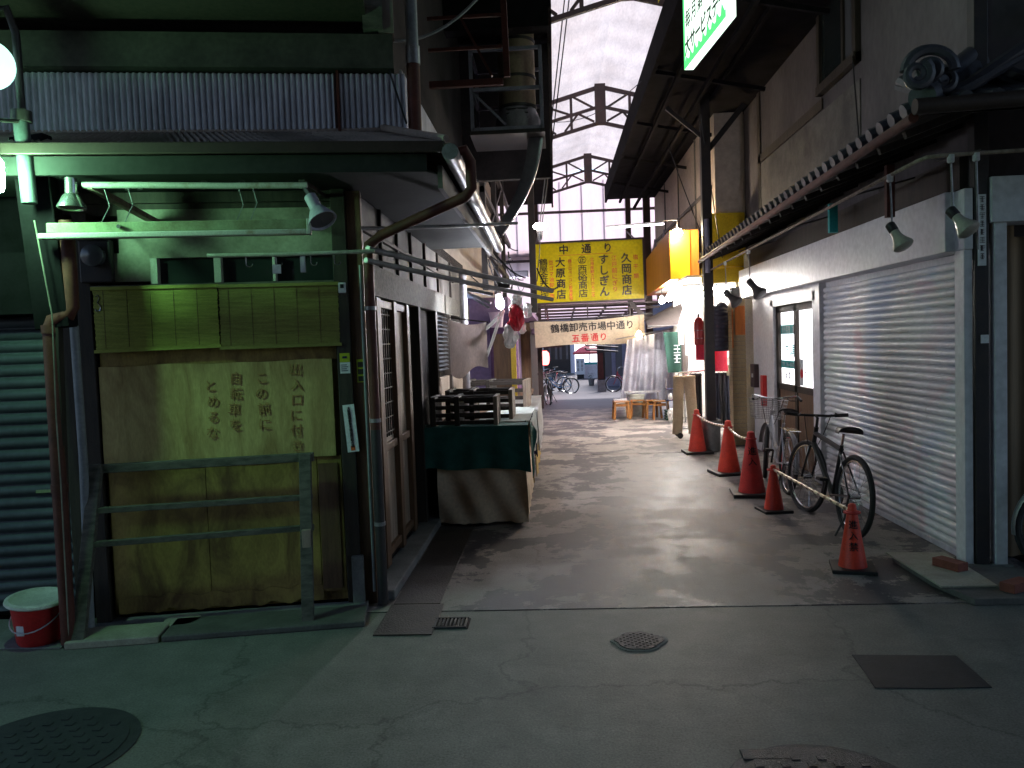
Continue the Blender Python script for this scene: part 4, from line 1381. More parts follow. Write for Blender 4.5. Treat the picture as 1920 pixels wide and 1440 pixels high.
for k in range(6):
    y = 23.2 + k * 1.15
    b.bar((-1.6, y, 2.74 - .30 * (y - 22.9) / 6.3), (3.0, y, 2.74 - .30 * (y - 22.9) / 6.3), .08, .07)
for x in (-.2, .6, 1.5, 2.3):
    b.bar((x, 22.9, 2.72), (x, 29.2, 2.42), .05, .05)
b.build('purlin', M['truss'], LR)

# rafters and walls left of the post: lattice of the left side frame
t = thing('side_frame', 'dark braced steel frame in front of the beige wall at the left of the arcade', 'steel frame', (-1.0, 12, 2.6))
b = MB()
for y in (11.2, 13.4, 15.6):
    b.bx(-.98, -.90, y, y + .08, 2.5, 5.3)
for z in (3.1, 3.9, 4.7):
    b.bar((-.94, 11.2, z), (-.94, 18, z), .06, .09)
for y, z in ((11.3, 3.15), (13.4, 3.15), (11.3, 3.95), (13.4, 3.95)):
    b.bar((-.94, y, z), (-.94, y + 1.9, z + .7), .05, .05)
b.build('members', M['black_metal'], t)

# big yellow street sign
YS = thing('street_sign', 'large yellow sign listing alley shops, hung across the alley', 'sign', (.82, 19.0, 2.65))
SY = frame((.835, 19.0, 3.365), Vector((1, 0, .008)), Vector((-.008, 0, 1)))
b = MB(SY)
b.grid(lambda u, v: (-1.29 + 2.58 * u, -.69 + 1.38 * v, .004 * wob(u * 5, v * 3, 2)), 24, 12)
b.build('panel', M['yellow'], YS, smooth=True)
b = MB(SY)
for x0, x1, y0, y1 in ((-1.32, 1.34, .69, .735), (-1.32, 1.34, -.735, -.69), (1.29, 1.34, -.69, .69), (-1.34, -1.29, -.69, .69)):
    b.bx(x0, x1, y0, y1, -.10, .015)
b.bx(-.42, -.40, -.69, .69, -.05, -.02)
b.bx(.44, .46, -.69, .69, -.05, -.02)
b.build('frame', M['truss'], YS)
S0 = SY @ Matrix.Translation((0, 0, .007))
b = MB()
for ch, x in (('中', -.55), ('通', -.02), ('り', .48)):
    b.text(ch, .235, S0 @ Matrix.Translation((x, .53, 0)), bold=.035)
b.column('久岡商店', .245, .25, S0, .90, .27, bold=.035)
b.column('すしぎん', .25, .25, S0, .37, .26, bold=.035)
b.text('㊣', .21, S0 @ Matrix.Translation((-.13, .27, 0)), bold=.015)
b.column('西硲商店', .205, .19, S0, -.13, .06, bold=.018, sx=1.1)
b.column('大原商店', .235, .25, S0, -.645, .24, bold=.035)
b.column('鶴屋金井商店', .175, .16, S0, -1.04, .26, bold=.018, sx=1.2)
b.build('black_lettering', M['ink'], YS)
b = MB()
b.column('塩干類', .125, .22, S0, 1.12, .28, bold=.02)
b.column('江戸前にぎり', .135, .145, S0, .62, .28, bold=.02)
b.column('北海産鮮さけかろ二次', .095, .093, S0, .10, .27, bold=.02)
b.column('麺コロベーコン卸海産物', .09, .088, S0, -.42, .26, bold=.02)
b.column('豆ゴマ油卸小売', .115, .13, S0, -.86, .24, bold=.02)
r_ = MB(S0)
r_.bx(-.68, .60, .395, .405, 0, .002)
b.v += r_.v
b.f += [tuple(i + len(b.v) - 8 for i in f_) for f_ in r_.f]
b.build('red_lettering', M['red_ink'], YS)
b = MB()
for x in (-.35, 1.95):
    b.bar((x, 19.05, 4.08), (x, 20.9, 4.5), .03, .03)
for z in (2.46, 2.58):
    b.bar((-.6, 19.1, z), (2.5, 19.1, z + .02), .05, .045)
b.bar((2.3, 19.1, 2.1), (1.8, 19.1, 2.6), .06, .1)
for x in (-.2, .8, 1.8):
    b.bar((x, 19.1, 2.3), (x, 19.1, 2.62), .03, .03)
b.build('hanger', M['truss'], YS)

# cloth banner
t = thing('cloth_banner', 'cream cloth banner with black and red lettering under the yellow sign', 'banner', (.83, 18.8, 1.65))
SBn = frame((.82, 18.8, 1.975), Vector((1, 0, .03)), Vector((-.03, 0, 1)))
def bz(u, v):
    return .035 * math.sin(u * 5.2 + .4) * (.4 + v) + .02 * math.sin(u * 17) * v
def bfn(u, v):
    sag = -.05 * math.sin(u * math.pi) * (1 - v) + .02 * (u > .9) * (u - .9) * 10
    return (-1.28 + 2.56 * u, .29 + sag - (.62 - .03 * math.sin(u * 6)) * v, bz(u, v))
b = MB(SBn)
b.grid(bfn, 70, 12, .004)
b.build('cloth', M['banner'], t, smooth=True)
b = MB()
for row, size, y, x0, dx in (('鶴橋卸売市場中通り', .215, .085, -.80, .218),):
    for i, ch in enumerate(row):
        x = x0 + i * dx
        u = (x + 1.28) / 2.56
        b.text(ch, size, SBn @ Matrix.Translation((x, y + .008 * math.sin(u * 5), bz(u, .35) + .012)), bold=.03)
b.build('black_lettering', M['ink'], t)
b = MB()
for i, ch in enumerate('五番通り'):
    x = -.33 + i * .215
    u = (x + 1.28) / 2.56
    b.text(ch, .2, SBn @ Matrix.Translation((x, -.165, bz(u, .75) + .012)), bold=.03)
b.build('red_lettering', M['red_paint'], t)
b = MB(SBn)
b.bar((-1.4, .295, 0), (1.5, .30, 0), .02, .02)
b.build('rope', M['cable'], t)

# lit green and white sign at the top
t = thing('lit_sign', 'glowing white and green hanging sign at the top of the alley', 'illuminated sign', (1.33, 6.9, 4.2))
SG = frame((1.33, 6.95, 4.19), Vector((.12, -1.18, 0)), (0, 0, 1))
b = MB(SG)
b.bx(-.60, .60, 0, 1.1, -.08, 0)
b.build('light_box', L_SIGN, t)
b = MB(SG)
b.bx(-.60, .60, -.0, .055, .001, .004)
b.bx(-.60, -.56, .055, 1.1, .001, .004)
for k in range(9):
    b.poly([(-.56 + k * .13, .055, .0025), (-.46 + k * .13, .055, .0025), (-.53 + k * .13, .10 + .02 * (k % 3), .0025)])
b.build('green_film', L_SIGNG, t)
b = MB()
for i, ch in enumerate('毎月第一土曜'):
    b.text(ch, .17, SG @ Matrix.Translation((-.44 + i * .19, .40, .005)), bold=.01)
for i, ch in enumerate('大サービスデー'):
    b.text(ch, .17, SG @ Matrix.Translation((-.47 + i * .165, .175, .005)), bold=.03)
b.build('lettering', mat('dark green sign ink', (.01, .10, .03), rough=.5), t)
b = MB(SG)
for x in (-.5, .5):
    b.bar((x, 1.08, -.04), (x, 1.5, -.04), .03, .03)
b.build('hanger', M['black_metal'], t)
b = MB()
b.prism([(1.02, 7.8), (1.20, 7.78), (1.20, 7.82), (1.02, 7.84)], 4.95, 5.3)
b = MB(frame((1.10, 7.6, 4.82), (1, 0, 0), (0, 0, 1)))
b.add([(-.06, .45, 0), (.16, .45, 0), (-.05, 0, 0), (-.06, .45, .01), (.16, .45, .01), (-.05, 0, .01)], [(0, 1, 2), (5, 4, 3), (0, 2, 5, 3), (2, 1, 4, 5), (1, 0, 3, 4)])
tag(b.build('pennant', M['yellow_op']), 'small yellow pennant hanging left of the glowing green sign', 'pennant')

# exhaust fan on its platform, duct, ladder frame
t = thing('fan_platform', 'lilac grey steel cage platform carrying a buff exhaust fan', 'platform', (-.45, 9.1, 4.05))
b = MB()
for y in (8.75, 9.45):
    for x in (-.81, -.06):
        b.bx(x - .018, x + .018, y - .018, y + .018, 4.05, 4.92)
    for z in (4.06, 4.48, 4.90):
        b.bar((-.81, y, z), (-.06, y, z), .036, .036)
for x in (-.81, -.06):
    for z in (4.06, 4.48, 4.90):
        b.bar((x, 8.75, z), (x, 9.45, z), .036, .036)
b.bar((-.78, 8.75, 4.44), (-.45, 8.75, 4.1), .025, .025)
b.build('cage', M['lilac_steel'], t)
MB().bx(-.84, -.03, 8.72, 9.48, 4.0, 4.04).build('deck', M['black_metal'], t)
t = thing('exhaust_fan', 'buff and grey cylindrical exhaust fan standing in the steel cage', 'exhaust fan', (-.33, 9.1, 4.05))
fm = Matrix.Translation((-.33, 9.1, 4.045))
MB().lathe([(.15, 0), (.24, .02), (.25, .18), (.22, .26), (.20, .30)], 28, fm).build('fan_casing', M['fan'], t, smooth=True)
MB().lathe([(.20, .30), (.205, .34), (.205, 1.25), (.22, 1.26), (.22, 1.30), (.16, 1.33), (.001, 1.34)], 28, fm, cap=False).build('stack', M['tank'], t, smooth=True)
for z in (.30, .62, 1.02):
    MB().lathe([(.207, z), (.214, z), (.214, z + .03), (.207, z + .03)], 28, fm).build('band', M['black_metal'], t, smooth=True)
b = MB()
for k in range(3):
    b.bx(-.45, -.21, 8.88, 8.9, 4.20 + k * .05, 4.215 + k * .05)
b.build('vent_slots', M['black_metal'], t)
b = MB()
def dc(u, v):
    a = u
    p = Vector((-.13, 9.0, 4.05)).lerp(Vector((-.62, 9.0, 2.95)), a) + Vector((.10 * math.sin(a * math.pi), 0, -.02))
    ang = v * 2 * math.pi
    wd, dp = .085, .05
    return (p.x + wd * max(-1, min(1, 1.4 * math.cos(ang))), p.y + dp * max(-1, min(1, 1.4 * math.sin(ang))), p.z + .03 * math.cos(ang))
b.grid(dc, 20, 20)
tag(b.build('zinc_duct', M['duct'], smooth=True), 'curved shiny zinc duct dropping from the fan platform', 'duct')
t = thing('steel_ladder', 'rusty braced steel ladder frame beside the tall downpipe', 'ladder frame', (-.7, 6.8, 3.6))
b = MB()
b.bar((-.36, 6.8, 6.2), (-.33, 6.9, 4.0), .05, .05)
for z in (3.95, 4.22, 4.48, 4.74, 5.0):
    b.bar((-.98, 6.8, z), (-.36, 6.8, z), .025, .025)
b.bar((-.98, 6.8, 3.93), (-.36, 6.8, 3.93), .05, .05)
b.bar((-.7, 6.8, 4.48), (-.45, 6.8, 3.98), .02, .02)
b.build('members', M['rust'], t)
# dark upper backing behind the ladder and fan
t = thing('upper_annex', 'dark upper annex wall behind the exhaust fan', 'wall', (-1.2, 9.6, 3.5))
MB().bx(-1.35, .02, 9.75, 9.85, 3.72, 6.2).build('panel', M['dark_board'], t)

# cables
for k, (p, q, sg_, r, lab) in enumerate((
    ((-1.15, 5.42, 3.82), (-.28, 6.4, 4.75), .22, .012, 'thick grey cable looping from the house corner up past the downpipe'),
    ((-1.3, 5.3, 4.6), (-.95, 5.44, 3.25), .03, .007, 'thin cable dropping over the corrugated siding corner'),
    ((.30, 10.3, 6.3), (-.16, 11.3, 3.35), .02, .008, 'pair of ropes hanging down the left edge of the translucent roof'),
    ((-.1, 14.0, 5.55), (1.5, 12.0, 5.6), .25, .006, 'thin looped wire drooping across the translucent roof'),
    ((3.07, 8.35, 4.5), (3.07, 8.2, 3.6), .01, .008, 'cable running down the plaster wall below the right-hand window'),
    ((2.25, 12.1, 5.0), (2.75, 13.2, 3.0), .06, .008, 'cable slanting down from the pillar to the yellow board'),
    ((2.0, 13.6, 4.9), (2.25, 12.1, 3.2), .04, .008, 'cable hanging left of the tall pillar'),
    ((-.9, 20, 3.9), (2.0, 20.0, 4.15), .12, .005, 'thin wire crossing above the yellow sign'))):
    b = MB()
    b.tube(arc(p, q, sg_), r, 6)
    if k == 2:
        b.tube(arc((p[0] + .06, p[1], p[2]), (q[0] + .03, q[1], q[2]), sg_), r, 6)
    tag(b.build('cable', M['cable_grey'] if k == 0 else M['cable'], smooth=True), lab, 'cable')

# ================================================================== BUILDING AT THE RIGHT
RH = thing('plaster_house', 'two-storey grey plaster house with tiled eave above white shutters', 'house', (3.3, 8, 0))
b = MB()
b.bx(3.16, 9, 6.12, 13.3, 2.4, 6.75)
b.build('upper_wall', M['mortar_r'], RH)
b = MB()
b.bx(3.3, 9, 6.4, 13.3, 0, 2.45)
b.build('lower_wall', M['dark_board'], RH)
b = MB()
MB().bx(3.145, 3.18, 6.10, 6.2, 3.4, 6.7).build('corner_trim', M['dark_wood'], RH)
b.bx(3.14, 3.17, 9.5, 12.4, 4.30, 4.42)
b.bx(3.14, 3.17, 12.25, 12.4, 3.6, 5.6)
b.build('wall_trim', M['dark_wood'], RH)
b = MB()
b.bx(3.148, 3.158, 8.38, 12.25, 3.55, 4.28)
b.build('dado_panel', M['grey_board'], RH)
def window(y0, y1, z0, z1, open_=True):
    b = MB()
    b.bx(3.10, 3.16, y0 - .09, y0, z0 - .1, z1)
    b.bx(3.10, 3.16, y1, y1 + .09, z0 - .1, z1)
    b.bx(3.08, 3.16, y0 - .09, y1 + .09, z0 - .1, z0)
    b.bx(3.10, 3.16, (y0 + y1) / 2 - .25, (y0 + y1) / 2 - .19, z0, z1)
    w_ = b.build('window', M['dark_wood'], RH, bevel=.004)
    MB().bx(3.135, 3.155, y0, y1, z0, z1).build('pane', M['glass_dark'], w_)
    MB().bx(3.125, 3.133, y0 + .0, (y0 + y1) / 2 - .25, z0, z1).build('sliding_pane', M['glass_grey'], w_)
window(8.45, 9.45, 4.55, 6.3)
b = MB()
b.bx(4.2, 5.6, 6.09, 6.12, 4.35, 6.0)
b.build('window', M['glass_dark'], RH)
b = MB()
b.bx(3.75, 5.8, 5.85, 6.12, 4.02, 4.10)
b.build('window_hood', M['dark_wood'], RH)
# tiled eave: side slope, hip with ornament, front slope
EX, EY, EZ = 2.33, 5.22, 3.13
def tiles_side(b):
    k = 0
    y = EY + .15
    while y < 12.6:
        y1 = y + .19
        z0 = EZ - .022 * (y - EY)
        b.tube([(EX - .02, y + .05, z0 + .03), (EX + .4, y + .05, z0 + .18), (3.14, y + .05, z0 + .44)], [.052, .05, .05], 8)
        b.add([(EX, y, z0), (EX, y1, z0 - .004), (3.15, y1, z0 + .40), (3.15, y, z0 + .40), (EX, y, z0 - .03), (EX, y1, z0 - .034), (3.15, y1, z0 + .37), (3.15, y, z0 + .37)],
              [(0, 1, 2, 3), (7, 6, 5, 4), (0, 4, 5, 1), (1, 5, 6, 2), (2, 6, 7, 3), (3, 7, 4, 0)])
        y = y1
b = MB()
tiles_side(b)
x = EX + .22
while x < 5.2:
    z0 = EZ + .03 * (x - EX)
    b.tube([(x + .05, EY - .02, z0 + .03), (x + .05, EY + .45, z0 + .18), (x + .05, 6.11, z0 + .42)], .05, 8)
    b.add([(x, EY, z0), (x + .19, EY, z0), (x + .19, 6.12, z0 + .4), (x, 6.12, z0 + .4), (x, EY, z0 - .03), (x + .19, EY, z0 - .03), (x + .19, 6.12, z0 + .37), (x, 6.12, z0 + .37)],
          [(0, 1, 2, 3), (7, 6, 5, 4), (0, 4, 5, 1), (1, 5, 6, 2), (2, 6, 7, 3), (3, 7, 4, 0)])
    x += .19
b.build('roof_tiles', M['tile'], RH, smooth=True)
b = MB()
b.tube([(EX + .02, EY + .02, EZ + .07), (EX + .4, EY + .42, EZ + .26), (3.12, 6.08, EZ + .52)], [.085, .085, .08], 12)
b.tube([(EX + .08, EY + .08, EZ + .16), (EX + .4, EY + .42, EZ + .35), (3.12, 6.08, EZ + .62)], [.06, .06, .06], 10)
b.build('hip_ridge', M['tile'], RH, smooth=True)
b = MB()
OC = Vector((EX + .07, EY + .03, EZ + .20))
for sgx in (-1, 1):
    pts = []
    for i in range(22):
        a = R(i * 26)
        rr = .085 - .0028 * i
        pts.append(OC + Vector((.11 * sgx + sgx * rr * math.cos(a + 2.2), -.02 + .06 * sgx, -.01 + rr * math.sin(a + 2.2))))
    b.tube(pts, [.036 - .001 * i for i in range(22)], 8)
b.tube([OC + Vector((.15 * math.cos(R(a)), -.01, .03 + .13 * math.sin(R(a)))) for a in range(0, 181, 15)], .035, 8)
b.lathe([(.001, 0), (.075, 0), (.085, .02), (.07, .045), (.001, .055)], 20, aim(OC + Vector((0, .0, .03)), OC + Vector((-.2, -.4, .03))), cap=False)
b.build('ridge_ornament', M['tile'], RH, smooth=True)
b = MB()
b.tube([(EX - .05, EY - .02, EZ - .065), (EX - .05, 12.6, EZ - .225)], .033, 10)
b.build('gutter', M['rust'], RH, smooth=True)
b = MB()
b.tube([(EX - .06, EY - .06, EZ - .01), (5.2, EY - .06, EZ + .08)], .05, 10)
b.build('gutter', M['gutter'], RH, smooth=True)
b = MB()
b.add([(EX, EY, EZ - .05), (EX, 12.6, EZ - .21), (3.15, 12.6, EZ + .06), (3.15, 6.1, EZ + .2)], [(0, 1, 2, 3)])
b.add([(EX, EY, EZ - .05), (3.15, 6.1, EZ + .2), (5.2, 6.1, EZ + .2), (5.2, EY, EZ + .0)], [(0, 1, 2, 3)])
b.build('eave_boards', M['dark_wood'], RH)
b = MB()
y = EY + .3
while y < 12.4:
    b.bar((EX + .03, y, EZ - .09 - .02 * (y - EY)), (3.14, y, EZ + .18 - .02 * (y - EY)), .045, .05)
    y += .42
b.build('rafters', M['dark_wood'], RH)
b = MB()
b.bx(2.95, 3.15, 6.0, 12.6, 2.74, 2.98)
b.build('eave_beam', M['dark_wood'], RH)
MB().bx(2.72, 2.80, 8.05, 8.10, 2.72, 3.0).build('eave_bracket', M['teal_board'], RH)
MB().bx(2.60, 2.66, 6.4, 6.45, 2.62, 3.02).build('eave_bracket', M['rust'], RH)
# white sheet metal header and jambs
WS = thing('white_shopfront', 'white sheet metal shopfront with ribbed roller shutter and lit office door', 'shopfront', (3.0, 8, 0))
b = MB()
b.bx(2.86, 3.16, 6.03, 12.55, 2.30, 2.73)
b.build('header', M['white_alu'], WS, bevel=.006)
b = MB()
b.bx(2.925, 2.985, 5.895, 6.035, .02, 2.30)
b.bx(2.925, 2.985, 5.885, 6.03, 2.30, 2.73)
b.build('jamb', M['white_alu'], WS, bevel=.005)
b = MB()
b.bx(3.06, 3.12, 6.06, 9.26, 2.24, 2.30)
b.bx(3.0, 3.10, 9.20, 9.30, .02, 2.30)
b.bx(2.98, 3.00, 9.2, 9.34, .02, 2.30)
b.build('shutter_guide', M['white_alu'], WS)
b = MB()
NSL = 33
prof = []
for k in range(NSL):
    z0 = .045 + k * 2.2 / NSL
    h = 2.2 / NSL
    for t_, xo in ((.0, .014), (.08, .018), (.14, .002), (.35, -.008), (.6, -.010), (.85, -.004), (.97, .010)):
        prof.append((xo, z0 + h * t_))
NY = 40
vs, fs = [], []
for i in range(NY + 1):
    y = 6.04 + (9.2 - 6.04) * i / NY
    for xo, z in prof:
        vs.append((3.035 + xo + .009 * wob(y * 1.6, z * 1.2, 3), y, z + .006 * wob(y * .8, z * 2, 8)))
n_ = len(prof)
for i in range(NY):
    for j in range(n_ - 1):
        fs.append((i * n_ + j, i * n_ + j + 1, (i + 1) * n_ + j + 1, (i + 1) * n_ + j))
b.add(vs, fs)
b.build('roller_shutter', M['shutter_w'], WS, smooth=True)
MB().bx(3.01, 3.05, 6.04, 9.2, .005, .05).build('bottom_bar', M['white_alu'], WS)
# lit door
b = MB()
for y0, y1, z0, z1 in ((9.36, 9.48, .02, 2.22), (11.15, 11.30, .02, 2.22), (9.36, 11.30, 2.12, 2.30)):
    b.bx(2.99, 3.10, y0, y1, z0, z1)
b.build('door_frame', M['white_alu'], WS)
b = MB()
for y0, y1, z0, z1 in ((9.48, 9.54, .05, 2.12), (10.24, 10.34, .05, 2.12), (11.05, 11.15, .05, 2.12), (9.48, 11.15, 2.03, 2.12), (9.48, 11.15, 1.0, 1.08)):
    b.bx(3.03, 3.08, y0, y1, z0, z1)
dr = b.build('sliding_door', M['dark_wood'], WS)
MB().bx(3.045, 3.065, 9.5, 11.1, .05, 1.02).build('lower_panel', M['brown_wood'], dr)
MB().bx(3.07, 3.075, 9.5, 11.1, 1.06, 2.05).build('lit_pane', L_WIN, dr)
# posters in the lit door
DF = WALLR((3.066, 10.69, 0))
MB(DF).bx(-.35, .33, 1.74, 1.86, 0, .002).build('teal_band', M['teal_board'], dr)
MB(DF).bx(-.35, .33, 1.29, 1.39, 0, .002).build('teal_band', M['teal_board'], dr)
b = MB()
for i, ch in enumerate('TEL.06-4303-5'):
    b.text(ch, .075, DF @ Matrix.Translation((-.28 + i * .049, 1.34, .003)), bold=.02)
for i in range(6):
    if i != 4:
        scribble(b, DF @ Matrix.Translation((0, 0, .003)), -.25 + i * .095, 1.80, .075, 5, i + 20)
b.build('white_lettering', M['paper'], dr)
b = MB()
for i, ch in enumerate('リアル黒'):
    b.text(ch, .17, DF @ Matrix.Translation((-.23 + i * .15, 1.52, .003)), bold=.02)
for i in range(4):
    scribble(b, DF @ Matrix.Translation((0, 0, .003)), -.05 + i * .075, 1.655, .055, 4, i + 30)
b.build('teal_lettering', M['teal_board'], dr)
b = MB()
for i, ch in enumerate('商業ホ'):
    b.text(ch, .105, DF @ Matrix.Translation((-.12 + i * .15, 1.19, .003)), bold=.01)
DG = WALLR((3.066, 9.92, 0))
b.text('V', .12, DG @ Matrix.Translation((.05, 1.22, .003)), bold=.02)
b.text('■', .05, DG @ Matrix.Translation((-.08, 1.26, .003)), bold=.0)
b.build('dark_lettering', M['cloth_navy'], dr)
MB(DG).bx(-.30, -.16, 1.09, 1.42, 0, .002).build('poster', M['paper'], dr)
b = MB()
b.lathe([(.045, 0), (.055, 0), (.055, .003), (.045, .003)], 20, DG @ Matrix.Translation((-.23, 1.24, .003)))
b.lathe([(.001, 0), (.03, 0), (.03, .004)], 20, DG @ Matrix.Translation((-.22, 1.25, .003)), cap=False)
b.build('red_print', M['red_paint'], dr)
MB(DG).bx(-.1, .0, .78, .95, -.0, .002).build('notice', M['paper'], dr)
# plaster strip beyond the door
b = MB()
b.bx(3.05, 3.3, 11.3, 12.5, 0, 2.3)
b.build('side_wall', M['white_alu'], WS)
t = thing('tile_column', 'ochre tiled column beside the clothing shop', 'column', (2.9, 12.8, 0))
b = MB()
for k in range(34):
    b.bx(2.77, 2.98, 12.7, 12.95, .02 + k * .068, .02 + k * .068 + .062)
b.build('tiles', M['beige_tile'], t)
MB().bx(2.775, 2.975, 12.705, 12.945, 0, 2.5).build('core', M['grey_conc'], t)
b = MB()
b.bx(2.768, 2.79, 12.68, 12.698, 1.55, 2.15)
b.bx(2.82, 2.97, 12.68, 12.698, 1.75, 2.2)
b.build('red_notice', M['orange'], t)
t = thing('breaker_box', 'small dark red electric box on the wall between tiled column and door', 'electric box', (3.03, 11.9, 1.1))
MB().bx(2.98, 3.05, 12.2, 12.45, .95, 1.3).build('case', M['truss'], t, bevel=.006)
MB().bx(2.97, 2.98, 12.27, 12.33, 1.1, 1.16).build('dial', M['paper'], t)
MB().bx(2.99, 3.05, 11.75, 11.9, .7, 1.15).build('red_case', M['red_paint'], t, bevel=.01)

# second shop at the far right
t = thing('corner_shop', 'tan-curtained shop with white jamb at the right edge', 'shop', (3.6, 6.0, 0))
MB().bx(3.13, 3.215, 5.88, 6.0, .0, 2.48).build('jamb', M['white_alu'], t, bevel=.005)
MB().bx(3.10, 5.0, 5.86, 6.1, 2.48, 2.80).build('header', M['white_alu'], t, bevel=.006)
b = MB()
b.grid(lambda u, v: (3.24 + 1.9 * u, 6.13 + .02 * math.sin(u * 70), .02 + 2.5 * v), 140, 2, .005)
b.build('curtain', M['tan_curtain'], t, smooth=True)
MB().bx(3.22, 5.2, 6.16, 6.3, 0, 2.5).build('backing', M['dark_board'], t)

# lamp pipe with five floodlights
LP = thing('flood_pipe', 'long pale pipe under the tiled eave carrying floodlight drops', 'pipe', (2.45, 5.6, 2.87))
b = MB()
b.tube([(2.38, 13.0, 2.73), (2.40, 9.5, 2.79), (2.43, 5.50, 2.855), (2.46, 5.42, 2.862), (2.55, 5.40, 2.865), (4.4, 5.40, 2.90)], .013, 10)
b.build('tube', M['pale_wood'], LP, smooth=True)
b = MB()
for p in ((2.8, 5.41, 2.89), (3.6, 5.41, 2.9)):
    b.tube([p, (p[0], 6.0, 2.95)], .008, 6)
for y in (6.6, 8.6, 10.6):
    b.tube([(2.42, y, 2.83), (2.9, y, 2.95)], .008, 6)
b.build('stay', M['black_metal'], LP)
def flood(px, py, pz, drop, dirv, label, m='pale_wood', lamp=True, sz=1.0):
    t = thing('floodlight', label, 'floodlight', (px, py, pz), group='floodlights hung from the pipe')
    MB().lathe([(.018, -.02), (.022, -.015), (.022, .03), (.018, .032)], 14, Matrix.Translation((px, py, pz - .03))).build('clamp', M['bag_white'], t, smooth=True)
    e = Vector((px + .01, py, pz - drop))
    MB().tube([(px, py, pz - .03), (px + .006, py, pz - drop * .5), e], .007, 8).build('rod', M['steel'], t, smooth=True)
    if lamp:
        mx = aim(e + Vector((-.01, 0, -.02)), e + Vector(dirv))
        MB().lathe([(.024 * sz, -.02), (.034 * sz, -.01), (.034 * sz, .045 * sz), (.03 * sz, .05 * sz)], 18, mx).build('socket', M['black_metal'], t, smooth=True)
        MB().lathe([(.03 * sz, .05 * sz), (.034 * sz, .09 * sz), (.05 * sz, .13 * sz), (.072 * sz, .165 * sz), (.072 * sz, .18 * sz), (.055 * sz, .195 * sz), (.001, .2 * sz)], 20, mx, cap=False).build('reflector_bulb', M[m], t, smooth=True)
    return t
M['bulb_glass'] = mat('dusty bulb glass', (.50, .47, .38), (.38, .35, .28), scale=8, rough=.3)
flood(2.42, 5.90, 2.85, .34, (.10, -.12, -.3), 'floodlight on the nearest drop facing the alley, before the corner', 'bulb_glass')
flood(2.60, 5.40, 2.866, .34, (.12, -.16, -.28), 'floodlight just right of the pipe corner', 'bulb_glass')
flood(2.76, 5.40, 2.87, .62, (.1, 0, -.3), 'bare drop rod right of the floodlights, without a lamp', lamp=False)
flood(2.39, 9.95, 2.78, .36, (.14, -.12, -.25), 'dark floodlight over the lit office door', 'black_metal', sz=1.25)
flood(2.37, 11.2, 2.76, .40, (.16, -.12, -.22), 'dark floodlight farthest along the pipe', 'black_metal', sz=1.25)

# loose boards and bricks by the shutter
tag(MB().prism([(2.47, 6.17), (2.89, 6.13), (2.84, 5.31), (2.48, 5.32)], .045, .058).build('white_board', M['stone_step'], bevel=.002), 'pale flat board lying on the ground before the white shutter', 'board')
tag(MB().prism([(2.49, 6.1), (3.2, 5.75), (3.2, 5.10), (2.58, 5.09), (2.5, 5.5)], .002, .043).build('step_plate', M['plate'], bevel=.003), 'dark plate under the pale board at the right', 'plate')
b = MB(Matrix.Translation((2.73, 5.72, .058)) @ Matrix.Rotation(R(25), 4, 'Z'))
b.bx(-.05, .05, -.105, .105, 0, .06)
tag(b.build('brick', M['brick'], bevel=.005), 'red brick weighing down the pale board', 'brick')
b = MB(Matrix.Translation((2.93, 5.26, .043)) @ Matrix.Rotation(R(-60), 4, 'Z'))
b.bx(-.05, .05, -.105, .105, 0, .06)
tag(b.build('brick', M['brick'], bevel=.005), 'red brick at the far right edge by the white jamb', 'brick')
tag(MB().bx(2.93, 3.25, 5.86, 6.1, .0, .03).build('threshold', M['grey_conc'], bevel=.005), 'grey threshold stone under the white jambs', 'threshold')

# ================================================================== CONES AND BARS
def cone(loc, h, label, m, rz=0.0, txt=None, sheet=False):
    t = thing('traffic_cone', label, 'traffic cone', loc, rz, 'red traffic cones along the shutters')
    W = WM[t]
    rb = .205 * h
    b = MB(W)
    s_ = .31 * h
    b.prism([(-s_, -s_), (s_, -s_), (s_, s_), (-s_, s_)], .0, .055 * h)
    b.build('base', M['black'], t, bevel=.012 * h)
    b = MB(W)
    b.lathe([(rb, .055 * h), (rb * .985, .075 * h), (.062 * h, .93 * h), (.055 * h, .98 * h), (.03 * h, 1.0 * h), (.001, 1.0 * h)], 32, cap=False)
    cb = b.build('body', m, t, smooth=True)
    b = MB(W)
    b.lathe([(.080 * h, .865 * h), (.086 * h, .87 * h), (.083 * h, .89 * h), (.075 * h, .892 * h)], 28)
    b.build('ring', M['cone_dull'], t, smooth=True)
    if txt:
        b = MB(W)
        for i, ch in enumerate(txt):
            z = (.70 - i * .16) * h
            r = rb + (.062 * h - rb) * (z / h - .075) / .855
            fr_ = frame((0, -r - .004, z), (1, 0, 0), (0, -.165, .986)) 
            fr2 = frame((0, -r - .006, z), (1, 0, 0), (0, .165, .986))
            b.text(ch, .135 * h, fr2, bold=.015, depth=.004)
        b.build('lettering', M['ink'], t)
    if sheet:
        b = MB(W)
        b.grid(lambda u, v: (-(.175 - .085 * v) * h * math.cos(R(-20 + 50 * u)), -(.175 - .085 * v) * h * math.sin(R(-20 + 50 * u)) - .004, (.12 + .42 * v) * h), 6, 4, -.002)
        b.build('paper_sheet', M['pink_sign'], t)
    return t
cone((2.135, 5.93, 0), .49, 'nearest small red cone with black lettering, tied to the striped bar', M['cone'], R(-14), '進入禁')
cone((2.11, 7.96, 0), .46, 'second small red cone, at the far end of the nearest striped bar', M['cone'], R(8))
cone((2.10, 8.80, 0), .70, 'tall red cone with faint lettering, third from the front', M['cone_dull'], R(-6), '進入')
cone((2.15, 10.19, 0), .68, 'tall red cone with a pale paper sheet, fourth from the front', M['cone'], R(10), None, True)
